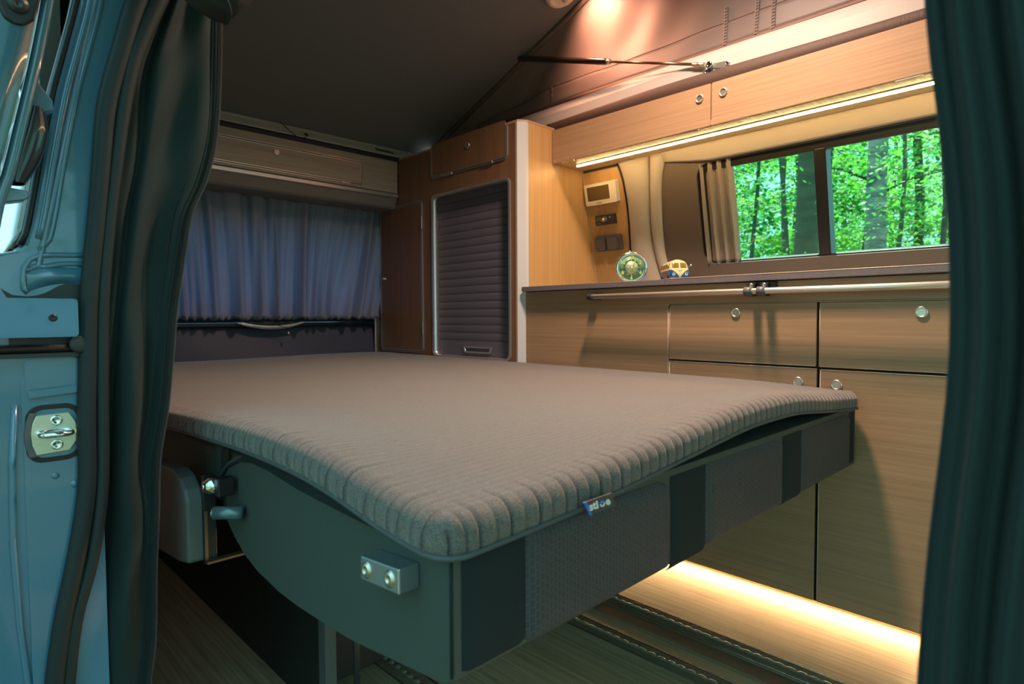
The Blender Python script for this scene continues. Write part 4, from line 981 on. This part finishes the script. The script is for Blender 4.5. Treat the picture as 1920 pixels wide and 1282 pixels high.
# hinge arm plate
har = MB().prism(FX(-.975), rrect(-.30, .1495, .7165, .7665, .005), 0, .004).build('hinge_arm', mat('teal_arm_paint', (.04, .165, .28, 1), .3, coat=.6), dr, bevel=.0012, label='flat teal hinge arm with one screw')
MB().lathe(FX(-.971), .1225, .7415, [(.0048, 0), (.0048, .0008), (.0030, .0014), (.0024, .0010), (.0002, .0010)], 16).build('screw', m_black, har)
rlr = MB().tube([(-1.0, -.2, .7015), (-.985, .16, .7015)], .006, 10).build('guide_rail', m_black, dr)
MB().box(-.997, -.985, -.25, .17, .690, .6955).build('guide_rail_lip', m_dark_plastic, dr)
MB().lathe(FX(-.985), .152, .706, [(.012, 0), (.012, .006), (.008, .007), (.0002, .007)], 18).build('roller', m_dark_plastic, dr)

# rubber door seal: two beads
se = thing('door_seal', (-.98, .14, .02), 'thick black double-bead rubber seal curving along the teal door pillar', 'rubber seal')
zs = [-.02+1.30*i/60 for i in range(61)]
def mixz(k, z): a = smooth_tab(seal_in, z); b = smooth_tab(seal_out, z); return a+(b-a)*k
MB().tube([(-.988, mixz(.30, z), z) for z in zs], [(.0118 if z < .9 else .0118+.008*(z-.9)) for z in zs], 16).build('outer_bead', m_rubber, se)
MB().tube([(-.986, mixz(.80, z), z) for z in zs], [(.0078 if z < .9 else .0078+.014*(z-.9)) for z in zs], 14).build('inner_bead', m_rubber, se)
# left door curtain
dc = thing('door_curtain', (-1.0, .25, .02), 'dark blackout door curtain with a zipped edge hanging beside the teal pillar', 'curtain')
def dcf(u, v):
    z = -.02+1.285*v; a = smooth_tab(seal_out, z)-.012; b = smooth_tab(zipt, z)-.004
    y = a+(b-a)*u
    f1 = .010*math.sin(6.0*u*math.pi*.5+z*5)*math.sin(math.pi*u)
    crease = -.010*math.exp(-((u-.30-.06*math.sin(z*4.2+.8)-.05*math.sin(z*9.0))/.045)**2)
    fold = .006*math.sin(9*z+7*u)+.004*math.sin(23*z-11*u+1.5*math.sin(6*z))*math.sin(math.pi*u)
    gat = .0045*math.sin(38*z+4*u)*max(0, math.sin(3*z+1.0))*u*(1-u)*2.4
    return (-1.0+f1+crease+fold*(.25+.75*math.sin(math.pi*min(1, u*1.05)))+gat+.012*(u > .9)*0, y, z)
MB().grid(dcf, 70, 220).build('cloth', m_blackout, dc, thick=.0012)
def zf(z, o=0., xo=.004): 
    v = (z+.02)/1.285; p = Vector(dcf(1, v)); return Vector((p.x+xo, smooth_tab(zipt, z)+o, z))
MB().grid(lambda u, v: zf(-.02+1.28*v, -.0065+.007*u, .0045+.001*u), 5, 160).build('zip_tape', m_velcro, dc, thick=.0012)
MB().tube([zf(-.02+1.28*i/120, -.013, .0035) for i in range(121)], .0010, 6).tube([zf(-.02+1.28*i/120, -.0255, .002) for i in range(121)], .0007, 6).build('edge_stitching', m_seat_dark, dc)
tz = MB(); m_tooth = mat('zip_teeth', (.10, .11, .11, 1), .35)
n_t = 780
for i in range(n_t):
    p = zf(-.01+1.255*i/n_t, .0002, .0050); tz.box(p.x-.0010, p.x+.0010, p.y-.0010, p.y+.0010, p.z-.00045, p.z+.00045)
z_ = tz.build('zip_teeth', m_tooth, dc); z_['kind'] = 'stuff'
def vel(u, v):
    z = -.02+.62*v; k = .30+.06*math.sin(z*4.2+.8)+.05*math.sin(z*9.0)
    p = Vector(dcf(max(0, k-.13+.10*u), (z+.02)/1.285)); p.x += .003; return p
MB().grid(vel, 5, 60).build('fuzzy_tape', m_velcro, dc, thick=.001)
# rolled-up fabric above
ro = thing('rolled_blind', (-.87, .29, 1.16), 'black rolled fabric bundle strapped at the top edge above the left door curtain', 'rolled fabric')
def rol(u, v):
    a = 2*math.pi*u; t = v
    c = Vector((-.88+.03*t, smooth_tab([(0, .235), (.25, .262), (.5, .289), (.75, .314), (1, .365)], t), smooth_tab([(0, 1.195), (.3, 1.168), (.55, 1.160), (.75, 1.172), (1, 1.235)], t)))
    r = .021*(.70+.30*math.sin(math.pi*t))*(1+.05*math.sin(a*5+t*8))
    return c+Vector((math.cos(a)*r, -.5*math.sin(a)*r, math.sin(a)*r))
MB().grid(rol, 24, 30, closeu=True).build('fabric_roll', mat('black_roll_cloth', (.006, .005, .005, 1), .75, bump=.3, bscale=(60, 60, 60), bdist=.004), ro)
MB().tube([rol(i/16, .62)*1.0 for i in range(16)], .0035, 6, closed=True).build('strap', m_velcro, ro)

# right door curtain, close to the camera
dq = thing('door_curtain', (0, .35, 0), 'dark green-black door curtain bunched at the far right, out of focus', 'curtain')
redge = [(-.1, -.070), (.3, -.071), (.50, -.0708), (.555, -.070), (.619, -.0672), (.712, -.0605), (.775, -.0615), (.83, -.0665), (.85, -.0690), (.892, -.0735), (1.0, -.076), (1.3, -.08)]
def rcf(u, v):
    z = .0+1.42*v; e = smooth_tab(redge, z); x = e+.30*u
    ph = 2*math.pi*(x-e)/.022
    return (x, .352+.006*math.sin(ph+.6*math.sin(3*z))+.003*math.sin(2.3*ph+2*z), z)
MB().grid(rcf, 300, 60).build('cloth', m_blackout, dq, thick=.0015)

# ================================================================ FLOOR SEAT RAILS
def seat_rail(y, lab):
    t = thing('seat_rail', (-.4, y, 0), lab, 'floor rail')
    MB().box(-1.9, .9, y-.022, y-.0195, .0005, .0036).box(-1.9, .9, y+.0275, y+.030, .0005, .0042).build('rail_lips', mat('rail_aluminium', (.42, .45, .42, 1), .25, metal=1), t, bevel=.0008)
    MB().box(-1.9, .9, y-.018, y+.026, .0003, .0012).build('rail_bed', mat('rail_bed', (.22, .175, .11, 1), .45, metal=.0), t)
    sl = MB()
    for k in range(86):
        x = -1.20+k*.0235
        sl.add([(x+.0088*math.cos(a), y+.0065*math.sin(a)+.004, .0042) for a in [i*math.pi/5 for i in range(10)]]+[(x+.0068*math.cos(a), y+.0035*math.sin(a)+.004, .0062) for a in [i*math.pi/5 for i in range(10)]], [tuple(range(10, 20))]+[(i, (i+1) % 10, 10+(i+1) % 10, 10+i) for i in range(10)], True)
        sl.box(x-.0015, x+.025, y+.0015, y+.0065, .0012, .0043)
    sl.build('locking_chain', mat('rail_steel', (.15, .18, .15, 1), .5), t)
    return t
seat_rail(1.268, 'metal seat rail with a twisted locking strip in the floor, nearer the kitchen cabinet')
seat_rail(1.112, 'metal seat rail with a twisted locking strip in the floor, farther from the kitchen cabinet')
struct(MB().box(-1.9, .9, 1.196, 1.238, .0002, .0016).build('trim_10', mat('floor_dark_strip', (.09, .085, .065, 1), .4)), 'dark inlay strip in the floor beside the seat rail')
seat_rail(.690, 'metal seat rail in the floor below the near corner of the bed')

# ================================================================ THE WOODLAND
m_bark = mat('grey_beech_bark', (.22, .23, .20, 1), .85, var=.6, vscale=(3, 3, 9), bump=.4, bscale=(6, 6, 20), bdist=.02)
m_bark_dark = mat('dark_bark', (.07, .085, .05, 1), .9, var=.3, vscale=(3, 3, 9))
def leafmat(n, c, t): 
    return translucent(n, c, t, .55, rough=.5, var=.25, vscale=(1.2, 1.2, 1.2))
m_leafs = [leafmat('leaf_fresh', (.07, .26, .03, 1), (.18, .62, .06, 1)), leafmat('leaf_deep', (.03, .16, .04, 1), (.07, .38, .08, 1)), leafmat('leaf_pale', (.14, .34, .07, 1), (.36, .80, .18, 1))]
def leafcloud(n, rx, rz, zc, sz, seedv, layers=6):
    r = random.Random(seedv); M_ = MB(); V = []; F_ = []
    cl = []
    for _ in range(max(10, n//60)):
        a = r.uniform(0, 6.283); q = math.sqrt(r.random()); h = r.uniform(-1, 1)
        w = math.sqrt(max(.05, 1-h*h)); cl.append((q*rx*w*math.cos(a), q*rx*w*math.sin(a), zc+h*rz))
    for i in range(n):
        c = cl[i % len(cl)]
        p = Vector((c[0]+r.gauss(0, .36), c[1]+r.gauss(0, .36), c[2]+r.gauss(0, .13)))
        s_ = sz*r.uniform(.6, 1.3); nrm = Vector((r.gauss(0, .6), r.gauss(0, .6), 1)).normalized()
        u = nrm.orthogonal().normalized(); u.rotate(Matrix.Rotation(r.uniform(0, 6.28), 3, nrm)); v = nrm.cross(u)
        k = len(V); V += [p-u*s_, p-u*s_*.3-v*s_*.45, p+u*s_*.35-v*s_*.4, p+u*s_, p+u*s_*.35+v*s_*.4, p-u*s_*.3+v*s_*.45]; F_.append((k, k+1, k+2, k+3, k+4, k+5))
    M_.v = [tuple(x) for x in V]; M_.f = F_; M_.sm = [False]*len(F_); return M_
def make_tree(x, y, dia, H, n, rx, rz, zc, sz, mi, seedv, lab, group, dark=False, lean=0.):
    t = thing('beech_tree', (x, y, -.5), lab, 'tree', group)
    r = random.Random(seedv)
    pts = [(x+lean*k*H/8+.05*math.sin(k*1.3+seedv), y+.05*math.cos(k*1.7+seedv), -.5+H*k/8) for k in range(9)]
    tr = MB().tube(pts, [dia/2*(1.15-.09*k) for k in range(9)], 12)
    for b in range(5):
        z0 = H*r.uniform(.3, .8); a = r.uniform(0, 6.28); L_ = r.uniform(.8, 2.0)
        p0 = Vector((x+lean*z0, y, -.5+z0)); tr.tube([p0, p0+Vector((math.cos(a)*L_*.5, math.sin(a)*L_*.5, L_*.25)), p0+Vector((math.cos(a)*L_, math.sin(a)*L_, L_*.35))], [dia*.14, dia*.08, dia*.03], 6)
    tr.build('trunk', m_bark_dark if dark else m_bark, t)
    lc = leafcloud(n, rx, rz, zc, sz, seedv); lc.v = [(a+x, b+y, c-.5) for a, b, c in lc.v]
    me = bpy.data.meshes.new('crown'); me.from_pydata([tuple(Vector(v)-t.location) for v in lc.v], [], lc.f); me.materials.append(m_leafs[mi])
    o = bpy.data.objects.new('crown', me); COL.objects.link(o); o.parent = t
    return t
make_tree(-3.25, 12.6, .36, 13, 2200, 2.6, 3.0, 3.6, .05, 0, 21, 'thick pale grey beech trunk standing in the right pane of the side window', None)
make_tree(-3.15, 8.9, .31, 12, 2200, 2.2, 2.4, 3.6, .036, 1, 22, 'thick mossy trunk just left of the window divider post', None, True)
make_tree(-4.6, 16.5, .30, 13, 800, 2.4, 2.5, 8.0, .12, 1, 23, 'dark slanting trunk left of the pale beech in the right window pane', None, True, .05)
protos = [make_tree(-6.4, 17.5, .20, 10, 6000, 3.0, 2.9, 3.9, .078, 0, 31, '', None, True),
          make_tree(-2.4, 19.5, .16, 10, 6000, 3.0, 3.2, 4.4, .078, 2, 32, '', None, True),
          make_tree(-9.0, 16.5, .24, 11, 6000, 3.0, 3.0, 4.6, .080, 1, 33, '', None, True)]
GL = 'slender leafy tree in the sunny green wood outside the side window'
GG = 'slender trees of the wood beyond the side window'
for p in protos: p['label'] = GL; p['group'] = GG
r = random.Random(5)
YT = []
for k, (x, y, d) in enumerate([(-4.9, 12.5, .11), (-5.6, 14.5, .14), (-5.0, 15.5, .10), (-6.6, 15.0, .13), (-3.6, 15.5, .12), (-2.5, 13.5, .12), (-2.0, 15.0, .09), (-1.7, 12.0, .10)]):
    t = thing('young_tree', (x, y, -.5), 'thin dark young trunk rising among the leaves beyond the side window', 'tree', 'thin young trunks beyond the side window')
    MB().tube([(x+.12*math.sin(k+j*.9), y+.1*math.cos(j+k), -.5+1.1*j) for j in range(10)], [d/2*(1-.07*j) for j in range(10)], 8).build('trunk', m_bark_dark, t)
spots = [(-4.4, 21, 2), (-8.2, 22, 0), (-.6, 24, 1), (-6.2, 26, 1), (-11.5, 21, 1), (-3.0, 30, 0), (-9.4, 31, 2), (-14.5, 27, 0), (-.6, 34, 2), (-6.0, 37, 1), (-12.5, 38, 0), (-17, 36, 2), (2.5, 29, 0), (-20, 30, 1), (-3.0, 43, 1), (-9.5, 46, 0), (-16, 48, 1), (-24, 45, 2)]
for (x, y, k) in spots:
    c = copy_tree(protos[k]); c.location = (x, y, -.5); c.rotation_euler.z = r.uniform(0, 6.28); s_ = r.uniform(.9, 1.15)*(1+.012*(y-17)); c.scale = (s_, s_, s_)
GL2 = 'leafy beech tree of the wood on the sliding-door side, mirrored in the teal paint'
for (x, y, k) in [(6, -9, 0), (-4, -12, 1), (2, -14, 2), (11, -6, 1), (-8, -15, 2), (9, 3, 0), (14, 10, 1), (-21, -15, 1), (-27, 9, 0), (5, -18, 1), (16, -12, 2)]:
    c = copy_tree(protos[k]); c.location = (x, y, -.5); c.rotation_euler.z = r.uniform(0, 6.28); c['label'] = GL2; c['group'] = 'trees on the sliding-door side'
